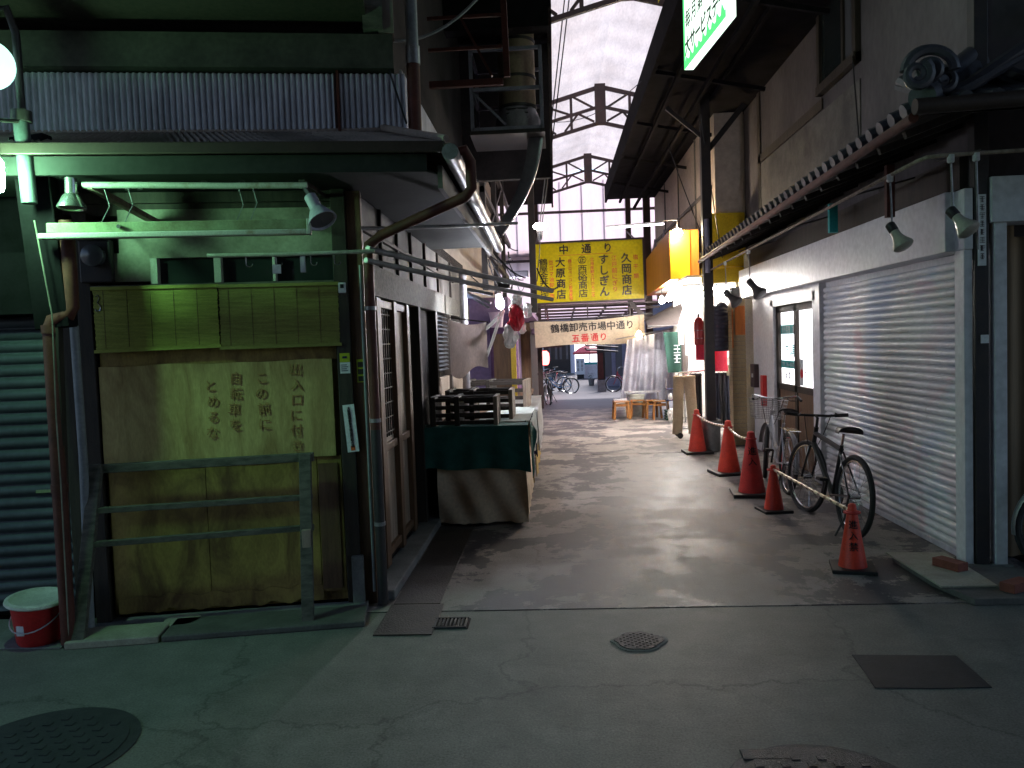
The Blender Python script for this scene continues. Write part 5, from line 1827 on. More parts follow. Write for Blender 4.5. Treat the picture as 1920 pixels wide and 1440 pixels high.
cone((2.09, 12.1, 0), .66, 'farthest tall red cone, beside the grey tub of the pillar', M['cone'], R(3))
def bar_(p, q, label, sag):
    t = thing('striped_bar', label, 'barrier bar', p, group='striped bars between cones')
    b = MB()
    pts = arc(p, q, sag, 16)
    b.tube(pts, .014, 8)
    b.build('tube', M['stripe'], t, smooth=True)
    b = MB()
    for c in (p, q):
        b.tube([Vector(c) + Vector((.055 * math.cos(R(a)), .055 * math.sin(R(a)), -.004)) for a in range(0, 360, 30)], .008, 6, True)
    b.build('end_ring', M['cone_dull'], t, smooth=True)
bar_((2.135, 5.93, .428), (2.11, 7.96, .415), 'straight striped bar between the two small cones', .0)
bar_((2.10, 8.80, .62), (2.15, 10.19, .60), 'sagging striped bar between the middle tall cones', .05)
bar_((2.15, 10.19, .60), (2.09, 12.1, .58), 'sagging striped bar ending at the farthest cone', .04)

# ================================================================== BICYCLES
def wheel(b_t, b_r, b_s, cx, r, fr_):
    b_t.tube([(cx + r * math.cos(R(a)), 0, r + r * math.sin(R(a))) for a in range(0, 360, 9)], .024, 8, True)
    b_r.tube([(cx + (r - .028) * math.cos(R(a)), 0, r + (r - .028) * math.sin(R(a))) for a in range(0, 360, 9)], .010, 6, True)
    b_r.tube([(cx, -.045, r), (cx, .045, r)], .022, 10)
    for k in range(28):
        a = R(k * 360 / 28)
        s_ = .035 * (1 if k % 2 else -1)
        b_s.tube([(cx, s_, r), (cx + (r - .03) * math.cos(a), 0, r + (r - .03) * math.sin(a))], .0016, 4)
def bicycle(loc, rz, label, fm, lady=True, basket=True, r=.32, steer=0.0, detail=True, scale=1.0, group='bicycles'):
    t = thing('bicycle', label, 'bicycle', loc, rz, group)
    W = WM[t] @ Matrix.Diagonal((scale, scale, scale, 1))
    lean = Matrix.Rotation(R(4), 4, 'X')
    W = W @ lean
    wb = 1.06
    for cx, nm in ((0, 'rear'), (wb, 'front')):
        bt, br, bs = MB(W), MB(W), MB(W)
        if nm == 'front' and steer:
            Ws = W @ Matrix.Translation((wb, 0, 0)) @ Matrix.Rotation(steer, 4, 'Z') @ Matrix.Translation((-wb, 0, 0))
            bt, br, bs = MB(Ws), MB(Ws), MB(Ws)
        wheel(bt, br, bs, cx, r, W)
        o = br.build('wheel', M['chrome'], t, smooth=True)
        bt.build('tyre', M['tyre'], o, smooth=True)
        if detail:
            bs.build('spokes', M['chrome'], o)
    bbk, seat, head, hd0 = (.44, 0, .27), (.30, 0, .74), (.90, 0, .80), (.93, 0, .68)
    b = MB(W)
    if lady:
        b.tube([(.91, 0, .72), (.75, 0, .42), (.58, 0, .30), bbk], .019, 8)
        b.tube([(.90, 0, .78), (.70, 0, .50), (.50, 0, .42), (.385, 0, .46)], .015, 8)
    else:
        b.tube([hd0, bbk], .027, 8)
        b.tube([(.90, 0, .78), (.305, 0, .70)], .023, 8)
    b.tube([bbk, seat], .017, 8)
    for s_ in (-.05, .05):
        b.tube([(.30, s_ * .3, .68), (0, s_, r)], .009, 6)
        b.tube([(.44, s_ * .4, .27), (0, s_, r)], .010, 6)
    b.tube([(.885, 0, .84), (.94, 0, .64)], .022, 10)
    for s_ in (-.05, .05):
        b.tube([(.94, s_ * .5, .66), (.98, s_, .5), (wb, s_, r)], .011, 6)
    b.build('frame', fm, t, smooth=True)
    b = MB(W)
    b.tube([(.30, 0, .74), (.275, 0, .84)], .013, 8)
    b.build('seat_post', M['chrome'], t, smooth=True)
    b = MB(W)
    def sad(u, v):
        x = .13 + .27 * u
        wd = .085 * (1 - u) ** .8 + .022
        a = v * math.pi
        return (x, wd * math.cos(a), .845 + .045 * math.sin(a) * (1 - .35 * u) + .012 * (1 - u))
    b.grid(sad, 12, 10, .02)
    b.build('saddle', M['black'], t, smooth=True)
    b = MB(W)
    if lady:
        b.tube([(.885, 0, .84), (.865, 0, .98)], .012, 8)
        b.tube([(.70, -.27, .99), (.78, -.25, 1.02), (.86, -.10, .985), (.87, 0, .975), (.86, .10, .985), (.78, .25, 1.02), (.70, .27, .99)], .011, 8)
    else:
        b.tube([(.885, 0, .84), (.87, 0, .93), (.92, 0, .95)], .014, 8)
        b.tube([(.89, -.29, .965), (.92, -.12, .95), (.925, 0, .95), (.92, .12, .95), (.89, .29, .965)], .012, 8)
    hb = b.build('handlebar', M['chrome'] if lady else M['black_metal'], t, smooth=True)
    b = MB(W)
    for s_ in (-1, 1):
        if lady:
            b.tube([(.66, .275 * s_, .975), (.76, .255 * s_, 1.015)], .016, 8)
        else:
            b.tube([(.885, .30 * s_, .967), (.91, .18 * s_, .955)], .017, 8)
    b.build('grip', M['black'], hb, smooth=True)
    if detail:
        b = MB(W)
        for s_ in (-1, 1):
            b.tube([(.86, .16 * s_, .985), (.82, .2 * s_, .96), (.76, .24 * s_, .965)], .006, 6)
            b.tube(arc((.87, .13 * s_, .97), (.96, .03 * s_, .62), -.06 * 0 + .03, 8), .004, 5)
        b.build('brake_lever', M['black_metal'], hb, smooth=True)
    # cranks and chain
    b = MB(W)
    b.lathe([(.08, -.004), (.09, -.004), (.09, .004), (.08, .004)], 20, Matrix.Translation((.44, -.06, .27)) @ Matrix.Rotation(R(90), 4, 'X'))
    b.bar((.44, -.08, .27), (.50, -.08, .12), .012, .02, (0, 1, 0))
    b.bar((.44, .08, .27), (.38, .08, .42), .012, .02, (0, 1, 0))
    b.bx(.46, .55, -.17, -.09, .10, .125)
    b.bx(.33, .42, .09, .17, .41, .435)
    b.tube([(.44, -.055, .36), (.0, -.055, r + .04)], .004, 4)
    b.tube([(.44, -.055, .18), (.0, -.055, r - .04)], .004, 4)
    b.build('crank_set', M['black_metal'], t)
    if lady:
        for cx, a0, a1 in ((0, 20, 190), (wb, 10, 150)):
            b = MB(W)
            b.grid(lambda u, v: (cx + (r + .036 - .012 * (2 * v - 1) ** 2) * math.cos(R(a0 + (a1 - a0) * u)), .026 * (2 * v - 1), r + (r + .036 - .012 * (2 * v - 1) ** 2) * math.sin(R(a0 + (a1 - a0) * u))), 18, 4, .002)
            b.build('mudguard', M['steel'], t, smooth=True)
        b = MB(W)
        for s_ in (-.06, -.02, .02, .06):
            b.tube([(.22, s_, .70), (-.20, s_, .70)], .005, 5)
        b.tube([(-.2, -.06, .70), (-.2, .06, .70)], .005, 5)
        for s_ in (-.06, .06):
            b.tube([(-.12, s_, .70), (0, s_, r)], .005, 5)
        b.build('carrier', M['chrome'], t, smooth=True)
    b = MB(W)
    b.tube([(.0, .05, r), (-.06, .10, .16), (-.05, .17, .005)], .009, 6)
    b.build('stand', M['black_metal'], t, smooth=True)
    if basket:
        b = MB(W)
        x0, x1, w0, z0, z1 = .98, 1.24, .17, .72, .95
        for k in range(6):
            z = z0 + (z1 - z0) * k / 5
            e = .03 * k / 5
            b.tube([(x0 - e, -w0 - e, z), (x1 + e, -w0 - e, z), (x1 + e, w0 + e, z), (x0 - e, w0 + e, z)], .003 if k < 5 else .006, 4, True)
        for k in range(9):
            y = -w0 + 2 * w0 * k / 8
            b.tube([(x1 + .03, y * 1.15, z1), (x1, y, z0), (x0, y, z0), (x0 - .03, y * 1.15, z1)], .0025, 4)
        for k in range(5):
            x = x0 + (x1 - x0) * k / 4
            for s_ in (-1, 1):
                b.tube([(x, s_ * (w0 + .03), z1), (x, s_ * w0, z0)], .0025, 4)
        b.build('basket', M['steel'], t)
    return t
bicycle((2.49, 6.92, 0), R(94), 'black flat-handlebar bicycle parked nearest, by the nearest cone', M['black_frame'], False, False, .335, R(8), group='bicycles by the white shutter')
bicycle((2.49, 8.85, 0), R(88), 'silver city bicycle with wire basket in front of the lit door', M['silver_frame'], True, True, .32, R(-14), group='bicycles by the white shutter')
bicycle((3.56, 5.80, 0), R(-3), 'black bicycle cut off by the right edge, before the tan curtain', M['black_frame'], True, False, .33, 0, group='bicycles by the white shutter')

# ================================================================== PILLAR AND CLOTHING SHOP
PI_ = thing('shop_pillar', 'dark square steel pillar with grey concrete tub at its foot', 'pillar', (2.25, 12.35, 0))
MB().bx(2.28, 2.42, 12.28, 12.42, .1, 5.35).build('shaft', M['black_metal'], PI_, bevel=.006)
MB().lathe([(.13, 0), (.15, .01), (.165, .44), (.17, .47), (.14, .47), (.13, .43), (.001, .43)], 28, Matrix.Translation((2.32, 12.3, 0)), cap=False).build('tub', M['grey_conc'], PI_, smooth=True)
b = MB()
b.bar((2.40, 12.35, 4.55), (2.95, 12.4, 5.2), .08, .08)
b.bar((2.3, 12.35, 4.75), (1.75, 12.4, 5.25), .06, .06)
b.build('brace', M['black_metal'], PI_)
b = MB()
b.tube([(2.33, 12.25, 2.7), (2.34, 12.25, 3.0), (2.33, 12.25, 3.5)], .04, 8)
b.build('junction_pipe', M['lilac_steel'], PI_, smooth=True)
t = thing('fire_extinguisher', 'red fire extinguisher strapped high on the left of the dark pillar', 'fire extinguisher', (2.19, 12.25, 1.7))
MB().lathe([(.001, 0), (.07, 0), (.075, .02), (.075, .34), (.05, .40), (.02, .42), (.001, .42)], 20, Matrix.Translation((2.19, 12.3, 1.62)), cap=False).build('cylinder', M['extinguisher'], t, smooth=True)
MB().lathe([(.001, 0), (.02, 0), (.02, .06), (.001, .06)], 12, Matrix.Translation((2.19, 12.3, 2.03))).build('valve', M['black_metal'], t, smooth=True)
b = MB()
for z in (1.72, 1.84):
    b.tube([(2.19 + .085 * math.cos(R(a)), 12.3 + .085 * math.sin(R(a)), z) for a in range(0, 360, 20)], .003, 5, True)
b.build('wire', M['chrome'], t)
# beige building over the shop
BB = thing('beige_building', 'beige rendered building above the brightly lit clothing shop', 'building', (3, 17, 0))
b = MB()
b.bx(2.68, 6, 13.45, 21.0, 2.72, 6.2)
b.bx(2.68, 3.15, 13.3, 13.44, 2.72, 6.2)
b.build('upper_wall', M['beige_wall'], BB)
b = MB()
b.bx(3.55, 3.65, 13.3, 21, 0, 2.72)
b.bx(2.6, 3.6, 17.6, 17.7, 0, 2.72)
b.bx(2.98, 3.6, 13.3, 13.36, 0, 2.72)
b.bx(2.2, 3.6, 13.3, 17.6, 2.715, 2.75)
b.build('shop_interior', M['white_int'], BB)
b = MB()
b.bar((2.66, 13.5, 4.2), (2.66, 20.8, 4.2), .03, .06)
b.bar((2.66, 13.5, 3.55), (2.66, 20.8, 3.55), .03, .04)
for y in (15, 17, 19):
    b.bx(2.655, 2.68, y, y + .03, 2.9, 6)
b.build('wall_batten', M['grey_board'], BB)
# lamps of the shop
for (p, lab, sz) in (((2.55, 14.2, 2.58), 'long lit tube lamp at the front of the clothing shop ceiling', 1.0), ((2.55, 15.7, 2.56), 'long lit tube lamp deeper in the clothing shop', 1.0)):
    t = thing('tube_lamp', lab, 'lamp', p, group='tube lamps in the clothing shop')
    b = MB()
    b.tube([(p[0] - .28, p[1], p[2]), (p[0] + .75, p[1], p[2])], .03, 12)
    b.build('tube', L_SHOP, t, smooth=True)
    MB().bx(p[0] - .3, p[0] + .78, p[1] - .05, p[1] + .05, p[2] + .04, p[2] + .09).build('casing', M['white_alu'], t)
t = thing('sign_lamp', 'dazzling lamp lighting the end of the orange sign box', 'lamp', (2.2, 13.7, 3.62))
MB().lathe([(.001, -.08), (.06, -.06), (.09, 0), (.06, .06), (.001, .08)], 20, Matrix.Translation((2.12, 13.72, 3.50))).build('bulb', L_WARM, t, smooth=True)
MB().tube([(2.12, 13.72, 3.58), (2.12, 13.72, 3.72), (1.9, 13.9, 3.74)], .012, 8).build('arm', M['steel'], t, smooth=True)
for y, lab in ((14.7, 'nearest bare bulb under the orange sign box'), (15.7, 'farther bare bulb under the orange sign box')):
    t = thing('bare_bulb', lab, 'lamp', (2.1, y, 2.5), group='bare bulbs under the sign box')
    MB().lathe([(.001, -.06), (.045, -.04), (.06, 0), (.04, .05), (.015, .09), (.001, .09)], 18, Matrix.Translation((2.10, y, 2.46)), cap=False).build('bulb', L_SHOP, t, smooth=True)
    MB().tube([(2.10, y, 2.54), (2.10, y, 2.72)], .005, 6).build('flex', M['cable'], t)
t = thing('globe_bulb', 'glowing warm bulb at the right end of the cloth banner', 'lamp', (1.92, 18.4, 1.75))
MB().lathe([(.001, -.08), (.05, -.06), (.075, 0), (.05, .05), (.02, .09), (.001, .1)], 18, Matrix.Translation((1.93, 18.45, 1.83))).build('bulb', light_mat('soft globe bulb', (1.0, .82, .58), 24), t, smooth=True)
MB().tube([(1.93, 18.45, 1.92), (1.95, 18.5, 2.3)], .005, 6).build('flex', M['cable'], t)
# orange sign box
t = thing('sign_box', 'orange shop sign box with yellow end projecting along the alley', 'sign box', (2.3, 16, 3.1))
b = MB()
b.prism([(2.02, 14.0), (2.52, 14.0), (2.62, 18.9), (2.18, 18.9)], 2.74, 3.58)
b.build('box', M['orange'], t)
MB().bx(2.03, 2.36, 13.965, 13.995, 2.75, 3.57).build('end_panel', M['yellow_op'], t)
t = thing('yellow_board', 'yellow signboard fixed high right of the dark pillar', 'signboard', (2.9, 13.1, 3))
MB().bx(2.50, 3.12, 13.2, 13.26, 2.86, 3.72).build('upper_panel', M['yellow_op'], t)
MB().bx(2.40, 3.12, 13.12, 13.18, 2.60, 2.84).build('lower_panel', M['yellow_op'], t)
# awning and vinyl curtain
t = thing('shop_awning', 'grey brown canvas awning hood beside the vinyl sheet', 'awning', (2.2, 17.6, 2.1))
b = MB()
def aw(u, v):
    a = v * R(82)
    return (1.98 + .78 * u - .0 * v, 17.9 - .75 * math.sin(a), 1.92 + .60 * math.cos(a) * (.35 + .65 * u) )
b.grid(aw, 14, 14, .004)
b.build('canvas', M['awning'], t, smooth=True)
b = MB()
b.tube([(1.98, 17.15, 2.0), (2.76, 17.15, 2.0)], .012, 6)
b.build('bar', M['steel'], t)
t = thing('vinyl_sheet', 'tall translucent vinyl sheet curtain hanging behind the stools', 'vinyl curtain', (2.2, 18.6, 1))
b = MB()
b.grid(lambda u, v: (1.47 + 1.4 * u + .14 * (1 - u) * (1 - v) * 1.4, 18.55 + .10 * math.sin(u * 21 + v) + .05 * math.sin(u * 47), 1.72 + .25 * u - (1.42 + .24 * u) * v), 110, 24, .003)
b.build('sheet', M['vinyl'], t, smooth=True)
MB().tube([(1.4, 18.5, 1.75), (3.0, 18.5, 1.99)], .014, 8).build('rail', M['steel'], t)
# clothes rack with trousers
CR = thing('clothes_rack', 'low chrome clothes rack on castors before the lit shop', 'clothes rack', (2.55, 14.0, 0))
b = MB()
b.tube([(2.13, 14.0, 1.13), (3.02, 14.0, 1.18)], .014, 8)
b.tube([(2.11, 13.85, .12), (2.11, 14.15, .12)], .013, 8)
b.tube([(3.0, 13.85, .12), (3.0, 14.15, .12)], .013, 8)
b.tube([(2.13, 14.0, 1.13), (2.11, 14.0, .12)], .013, 8)
b.tube([(3.02, 14.0, 1.18), (3.0, 14.0, .12)], .013, 8)
b.tube([(2.11, 14.0, .16), (3.0, 14.0, .16)], .011, 8)
b.build('rails', M['chrome'], CR, smooth=True)
for x, y in ((2.11, 13.86), (2.11, 14.14), (3.0, 13.86), (3.0, 14.14)):
    MB().lathe([(.001, -.012), (.045, -.012), (.05, 0), (.045, .012), (.001, .012)], 16, Matrix.Translation((x, y, .05)) @ Matrix.Rotation(R(90), 4, 'X'), cap=False).build('castor', M['black'], CR, smooth=True)
def trousers(x, y, m, label, w0=.17, L=.92, spread=.0, zt=1.08):
    t = thing('trousers', label, 'trousers', (x, y, zt), group='trousers on the rack')
    b = MB()
    for sg_ in (-1, 1):
        def leg(u, v, sg_=sg_):
            a = u * 2 * math.pi
            cx = x + sg_ * (w0 * .25 + spread * v)
            rx, ry = w0 * .27 * (1 - .12 * v), .035 + .01 * math.sin(v * 9 + sg_)
            return (cx + rx * math.cos(a), y + ry * math.sin(a) + .01 * math.sin(v * 7), zt - L * v)
        b.grid(leg, 14, 12)
    b.build('legs', m, t, smooth=True)
    MB().bx(x - w0 * .52, x + w0 * .52, y - .03, y + .03, zt - .02, zt + .03).build('waistband', m, t, bevel=.008)
    b = MB()
    b.tube([(x - w0 * .4, y, zt + .03), (x, y, zt + .06), (x + w0 * .4, y, zt + .03)], .005, 5)
    b.tube([(x, y, zt + .06), (x, y, zt + .10)], .004, 5)
    b.build('hanger', M['chrome'], t)
    return t
trousers(2.21, 13.93, M['pants_beige'], 'beige trousers at the left end of the rack', .36, .98, .05, 1.05)
for x, m, lab in ((2.37, 'pants_black', 'black trousers next to the beige pair'), (2.46, 'pants_black', 'black trousers just left of the dark pillar'), (2.68, 'pants_grey', 'pale grey trousers right of the dark pillar'),
                  (2.77, 'pants_navy', 'dark navy trousers beside the pale grey pair'), (2.86, 'pants_black', 'black trousers second from the right end of the rack'), (2.94, 'pants_navy', 'navy trousers at the right end of the rack')):
    trousers(x, 14.0, M[m], lab, .12 if m != 'pants_grey' else .08, .90, .0, 1.08)
t = thing('price_card', 'blank cream card at the right end of the trouser rack', 'card', (3.0, 13.9, 1.1))
MB().bx(2.92, 3.02, 13.86, 13.87, 1.06, 1.24).build('card', M['cream'], t)
# jackets hanging high
def garment(x, y, z, wd, h, m, label, sleeves=True, quilt=0, nm='jacket'):
    t = thing(nm, label, nm, (x, y, z), group='garments hung in the clothing shop')
    b = MB()
    def body(u, v):
        a = u * 2 * math.pi
        sh = min(1, .35 + v * 4.0)
        q = (.014 * abs(math.sin(v * math.pi * quilt)) if quilt else 0)
        return (x + (wd * .5 * sh * (1 + .06 * v) + q) * math.cos(a), y + (.07 + q) * math.sin(a), z - h * v)
    b.grid(body, 22, max(12, quilt * 6))
    b.build('body', m, t, smooth=True)
    if sleeves:
        b = MB()
        for sg_ in (-1, 1):
            n = 26
            b.tube([(x + sg_ * (wd * .42 + .10 * min(1, k / n * 2)), y, z - .06 * h - h * .72 * k / n) for k in range(n + 1)], [.055 * (.85 + .15 * abs(math.sin(k / n * math.pi * (quilt or 1) * .7))) for k in range(n + 1)], 10)
        b.build('sleeve', m, t, smooth=True)
    b = MB()
    b.tube([(x, y, z - .02), (x, y, z + .06), (x + .02, y, z + .09)], .005, 5)
    b.build('hanger', M['chrome'], t)
garment(2.70, 13.1, 2.28, .26, .78, M['jacket'], 'navy quilted down jacket hung right of the dark pillar', True, 11)
garment(2.52, 13.6, 1.95, .3, .6, M['shirt_red'], 'crimson shirt half hidden behind the quilted jacket', False, 0, 'shirt')
garment(2.56, 15.2, 2.35, .22, .95, M['shirt_white'], 'long white shirt left of the fire extinguisher', True, 0, 'shirt')
garment(2.75, 13.7, 1.55, .3, .4, M['shirt_red'], 'red top low behind the quilted jacket', False, 0, 'shirt')
garment(3.1, 15.0, 2.2, .36, .85, M['shirt_white'], 'white blouse deep in the lit shop', True, 0, 'blouse')
t = thing('green_banner', 'bottle green hanging banner beside the vinyl sheet', 'banner', (2.35, 16.6, 1.6))
b = MB()
b.grid(lambda u, v: (2.27 + .38 * u + .08 * v, 16.9 + .03 * math.sin(u * 9), 1.86 - .85 * v), 16, 8, .004)
b.build('cloth', M['shirt_green'], t, smooth=True)
b = MB()
for k in range(2):
    scribble(b, FACE((2.52, 16.86, 0)), .02, 1.5 - k * .2, .15, 3, k + 5)
b.build('print', M['paper'], t)
t = thing('parasol_folded', 'dark folded parasol standing behind the green banner', 'parasol', (2.62, 16.5, 0))
MB().tube([(2.62, 16.5, .6), (2.64, 16.5, 1.2), (2.63, 16.5, 2.0), (2.62, 16.5, 2.3)], [.03, .07, .05, .01], 10).build('canopy', M['awning'], t, smooth=True)
MB().tube([(2.62, 16.5, 0), (2.62, 16.5, .62)], .015, 8).build('pole', M['steel'], t)

# stools, cooler, boxes
def stool(loc, rz, label):
    t = thing('wooden_stool', label, 'stool', loc, rz, 'wooden stools by the vinyl sheet')
    W = WM[t]
    MB(W).bx(-.17, .17, -.15, .15, .37, .40).build('seat', M['stool'], t, bevel=.008)
    for x in (-1, 1):
        for y in (-1, 1):
            MB(W).bar((x * .165, y * .145, 0), (x * .14, y * .12, .372), .045, .035, (0, 1, 0)).build('leg', M['stool'], t, bevel=.004)
    b = MB(W)
    for y in (-.13, .13):
        b.bar((-.15, y, .31), (.15, y, .31), .02, .04)
    for x in (-.15, .15):
        b.bar((x, -.13, .29), (x, .13, .29), .02, .04)
    b.build('apron', M['stool'], t)
    return t
s0 = stool((1.40, 17.55, .0), R(4), 'leftmost wooden stool in front of the white grille')
s1 = copy_tree(s0, (1.80, 17.75, 0), R(-8), 'second wooden stool from the left, before the white barrel')
s2 = copy_tree(s0, (2.08, 17.6, 0), R(12), 'third wooden stool from the left, lower one of the close pair')
s3 = copy_tree(s0, (2.24, 17.35, 0), R(-4), 'rightmost wooden stool of the row, nearest the green crate')
t = thing('white_grille', 'white louvred panel leaning behind the leftmost stool', 'panel', (1.42, 17.9, 0))
MB().bx(1.27, 1.57, 17.92, 17.96, .02, .42).build('frame', M['white_alu'], t, bevel=.005)
b = MB()
for k in range(6):
    b.bar((1.32, 17.91, .10 + k * .05), (1.52, 17.91, .10 + k * .05), .012, .01)
b.build('louvres', M['lilac_steel'], t)
t = thing('white_barrel', 'white lidded plastic barrel behind the stools', 'barrel', (1.78, 18.15, 0))
MB().lathe([(.001, 0), (.16, 0), (.18, .4), (.18, .44), (.19, .46), (.19, .49), (.001, .5)], 24, Matrix.Translation((1.80, 18.15, 0)), cap=False).build('body', M['lid'], t, smooth=True)
t = thing('low_table', 'low white folding table behind the stools', 'table', (2.0, 18.3, 0))
MB().bx(1.55, 2.35, 18.2, 18.4, .52, .55).build('tabletop', M['white_alu'], t)
for x in (1.6, 2.3):
    MB().bx(x - .012, x + .012, 18.28, 18.31, 0, .52).build('leg', M['steel'], t)
t = thing('green_crate', 'low green plastic crate right of the wooden stools', 'crate', (2.45, 16.9, 0))
b = MB()
for k in range(4):
    b.bx(2.28, 2.62, 16.8, 16.82, .02 + k * .055, .055 + k * .055)
    b.bx(2.28, 2.62, 17.1, 17.12, .02 + k * .055, .055 + k * .055)
    b.bx(2.28, 2.30, 16.82, 17.1, .02 + k * .055, .055 + k * .055)
    b.bx(2.60, 2.62, 16.82, 17.1, .02 + k * .055, .055 + k * .055)
b.build('slats', M['shirt_green'], t)
t = thing('goods_shelf', 'navy folding shelf with small white packets beside the trousers', 'shelf', (2.45, 17.0, .3))
for z in (.42, .66):
    MB().bx(2.3, 2.66, 16.85, 17.1, z, z + .02).build('shelf', M['cloth_navy'], t)
for x in (2.31, 2.64):
    MB().bx(x - .01, x + .01, 16.96, 16.98, 0, .9).build('post', M['steel'], t)
bag(2.38, 16.9, .50, .07, M['bag_white'], 'white packet on the lower tier of the navy shelf', 12)
bag(2.55, 16.9, .74, .07, M['purple_door'], 'violet packet on the upper tier of the navy shelf', 14)
bag(2.36, 16.6, .14, .13, M['bag_white'], 'white sack on the ground before the green crate', 17)

# ================================================================== THE STREET BEYOND
def zz(y):
    return gz(y)
t = thing('lantern_shop', 'dark shop wall with red trim at the far left end of the alley', 'shop', (-1, 30, 0))
MB().bx(-3, -.62, 20.4, 33.6, -.45, 2.6).build('wall', M['brown_wood'], t)
MB().bx(-.62, -.56, 33.2, 33.6, -.45, 1.75).build('red_post', M['red_paint'], t)
MB().bx(-.62, .35, 33.5, 33.9, 1.50, 1.60).build('awning_edge', M['dark_wood'], t)
MB().bx(-.60, -.5, 21, 33, 1.95, 2.1).build('fascia', M['purple_wall'], t)
t = thing('paper_lantern', 'glowing red paper lantern at the end of the alley', 'lantern', (-.5, 33.4, 1.1))
MB().lathe([(.06, -.3), (.14, -.26), (.18, -.12), (.185, .05), (.16, .2), (.1, .27), (.06, .3)], 20, Matrix.Translation((-.42, 33.0, 1.08))).build('paper', L_RED, t, smooth=True)
b = MB()
b.lathe([(.001, -.33), (.08, -.33), (.08, -.29), (.001, -.29)], 16, Matrix.Translation((-.42, 33.0, 1.08)))
b.lathe([(.001, .29), (.08, .29), (.08, .33), (.001, .33)], 16, Matrix.Translation((-.42, 33.0, 1.08)))
b.build('cap', M['black'], t)
tb = bicycle((.62, 33.3, -.45), R(190), 'pale blue bicycle leaning among others at the far end of the alley', M['blue_frame'], True, True, .33, R(20), True, 1.0, group='bicycles at the far end')
bicycle((.35, 34.6, -.45), R(196), 'silver bicycle behind the pale blue one at the far end', M['silver_frame'], True, True, .32, R(10), False, 1.0, group='bicycles at the far end')
bicycle((.25, 40.6, -.45), R(188), 'dark bicycle standing farthest, before the dark door', M['black_frame'], True, False, .32, 0, False, 1.0, group='bicycles at the far end')
bicycle((-.15, 24.4, -.13), R(265), 'dull bicycle with chrome handlebars behind the white-clothed stall', M['black_frame'], True, False, .32, R(25), False, .95, group='bicycles at the far end')
bicycle((3.42, 33.0, -.42), R(172), 'red bicycle half hidden behind the vinyl sheet', M['red_frame'], True, False, .32, 0, False, 1.0, group='bicycles at the far end')
t = thing('utility_pole', 'dark wooden pole with metal sleeve at the end of the right-hand side', 'pole', (1.87, 34.0, -.45))
MB().bx(1.78, 2.10, 34.0, 34.3, -.46, 2.5).build('shaft', M['dark_wood'], t, bevel=.01)
MB().bx(1.76, 2.12, 33.98, 34.32, -.46, .05).build('sleeve', M['steel'], t, bevel=.01)
MB().bx(1.80, 2.02, 33.97, 33.99, .1, 1.2).build('sign_plate', M['rust'], t)
t = thing('curved_bracket', 'dark curved iron awning bracket at the far pole', 'bracket', (1.9, 32, 1.4))
b = MB()
for z in (1.42, 1.25):
    b.tube([(2.5, 32, z), (1.6, 32, z + .1), (1.25, 32, z + .12), (1.2, 32, z + .2)], .035, 8)
b.build('bars', M['black_metal'], t, smooth=True)
t = thing('blue_facade', 'grey lilac glass shopfront behind the far pole', 'shopfront', (2.6, 38, -.45))
MB().bx(2.25, 6, 38, 42, -.46, 4).build('wall', M['lilac_steel'], t)
b = MB()
for k in range(4):
    b.bx(2.35 + k * .5, 2.65 + k * .5, 37.96, 37.99, 0, 1.5)
b.build('panes', M['glass_grey'], t)
# buildings facing at the end
t = thing('end_house', 'grey house with dark slatted double door closing the far street', 'house', (.1, 53, -.45))
MB().bx(-8, 1.3, 53, 58, -.5, 7).build('wall', mat('pale lilac house wall', (.80, .74, .83), (.72, .66, .76), scale=1, rough=.7), t)
MB().bx(-.75, 1.0, 52.94, 53.0, -.45, 1.8).build('door', M['black_frame'], t)
b = MB()
for x in (-.42, .0, .30, .72):
    b.bx(x, x + .15, 52.91, 52.935, .55, 1.7)
b.build('door_glass', M['glass_grey'], t)
MB().bx(-1.0, 1.2, 52.6, 53, -.46, -.38).build('step', M['grey_conc'], t)
t = thing('white_building', 'white sunlit building at the very end of the street', 'building', (4, 56, -.45))
MB().bx(1.3, 12, 56, 62, -.5, 6).build('wall', M['white_int'], t)
MB().bx(1.35, 4.6, 55.9, 55.94, -.4, 2.7).build('lit_shopfront', light_mat('lit far shop interior', (1.0, .97, 1.0), .9), t)  # added glowing panel that brightens the far end
b = MB()
for k in range(3):
    b.bx(1.6 + k * 1.3, 2.4 + k * 1.3, 55.95, 55.99, 3.2, 4.6)
b.build('window', M['glass_grey'], t)
t = thing('food_stand', 'small stand with pink and red striped parasol at the far end', 'stall', (1.9, 47, -.45))
b = MB()
b.lathe([(.95, 1.30), (.60, 1.55), (.06, 1.78), (.001, 1.8)], 8, Matrix.Translation((2.0, 46.8, -.25)), cap=False)
b.build('parasol', M['bag_red'], t)
MB().lathe([(.97, 1.20), (.95, 1.31)], 8, Matrix.Translation((2.0, 46.8, -.25)), cap=False).build('valance', M['red_paint'], t)
MB().tube([(2.0, 46.8, -.45), (2.0, 46.8, 1.5)], .03, 8).build('pole', M['steel'], t)
MB().bx(1.55, 2.5, 46.3, 46.9, -.45, .35).build('counter', M['white_alu'], t)
MB().bx(1.65, 2.4, 46.28, 46.6, .35, .47).build('tray', M['teal_board'], t)
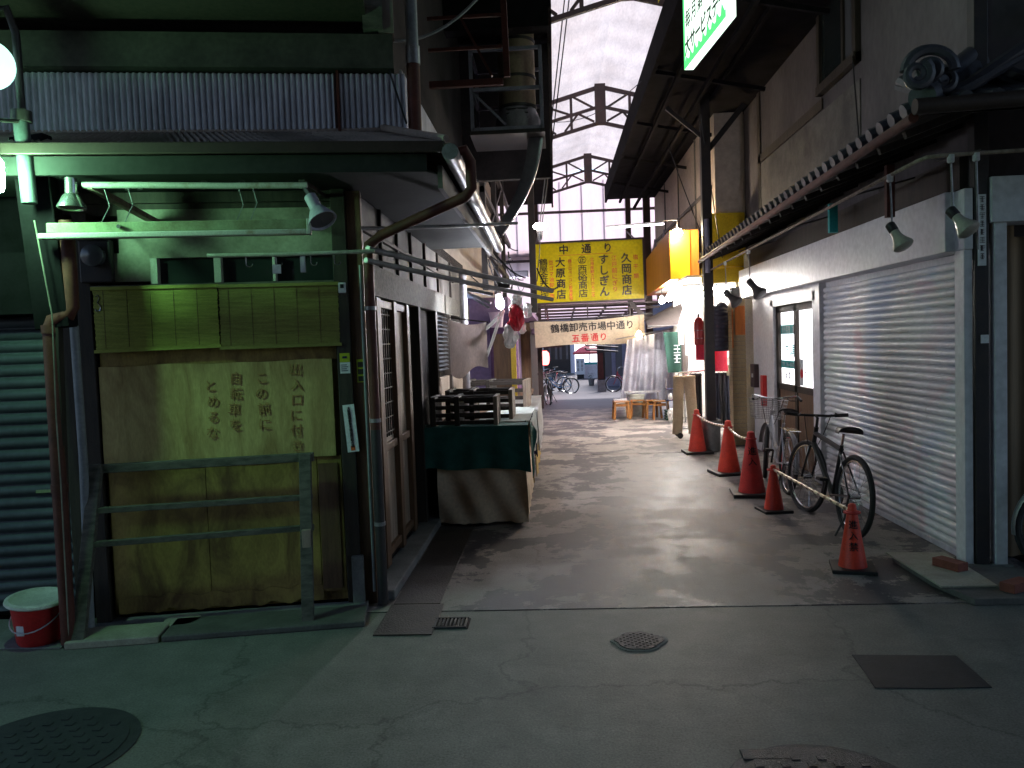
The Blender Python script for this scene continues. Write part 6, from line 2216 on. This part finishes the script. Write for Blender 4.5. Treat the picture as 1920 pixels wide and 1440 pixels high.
for x, z0, z1, lab, nm in ((1.22, -.15, .62, 'white standing signboard at the far end, left of the parasol stand', 'signboard'),):
    t = thing('standing_sign', lab, nm, (x, 46, -.45))
    MB().bx(x - .05, x + .45, 46, 46.05, z0 - .05, z1 + .1).build('panel', M['paper'], t)
    b = MB()
    for k in range(3):
        scribble(b, FACE((x + .30, 45.99, 0)), 0, z1 - .1 - k * .22, .14, 4, k)
        scribble(b, FACE((x + .08, 45.99, 0)), 0, z1 - .1 - k * .22, .14, 4, k + 9)
    b.build('lettering', M['ink'], t)
    MB().bx(x, x + .4, 46.0, 46.05, -.45, z0 - .05).build('foot', M['black'], t)
t = thing('plant_pot', 'grey pot with small shrub by the far pole', 'plant', (1.75, 40, -.45))
MB().lathe([(.001, 0), (.12, 0), (.16, .32), (.14, .32), (.001, .3)], 16, Matrix.Translation((1.72, 39, -.45)), cap=False).build('pot', M['grey_conc'], t, smooth=True)
b = MB()
for k in range(70):
    a, h, r_ = random.uniform(0, 6.28), random.uniform(.3, .6), random.uniform(.02, .18)
    p = Vector((1.72 + r_ * math.cos(a), 39 + r_ * math.sin(a), -.45 + h))
    q = Vector((random.uniform(-1, 1), random.uniform(-1, 1), random.uniform(-.3, 1))).normalized() * .06
    s_ = q.cross(Vector((0, 0, 1))).normalized() * .02
    b.add([p, p + q * .5 + s_, p + q, p + q * .5 - s_], [(0, 1, 2, 3)])
b.build('leaves', M['shirt_green'], t)
# upper-floor signs hanging in the arcade: fluorescent tube across
t = thing('tube_light', 'thin lit white tube lamp reaching across above the yellow sign', 'lamp', (1.9, 18, 4.15))
MB().tube([(1.13, 16.6, 4.02), (2.30, 16.6, 4.06)], .018, 10).build('tube', light_mat('thin tube glow', (.95, .92, 1.0), 2.5), t, smooth=True)
MB().bar((1.13, 16.6, 4.06), (2.3, 16.6, 4.1), .03, .03).build('casing', M['white_alu'], t)
t = thing('pendant_lamps', 'two unlit clear pendant lamps on the steel post right of the yellow sign', 'lamp', (2.3, 17.5, 3.6))
for x in (2.22, 2.42):
    MB().lathe([(.001, 0), (.05, .02), (.06, .08), (.03, .18), (.015, .3), (.001, .3)], 14, Matrix.Translation((x, 17.5, 3.55 + (x - 2.2))), cap=False).build('shade', M['fan'], t, smooth=True)
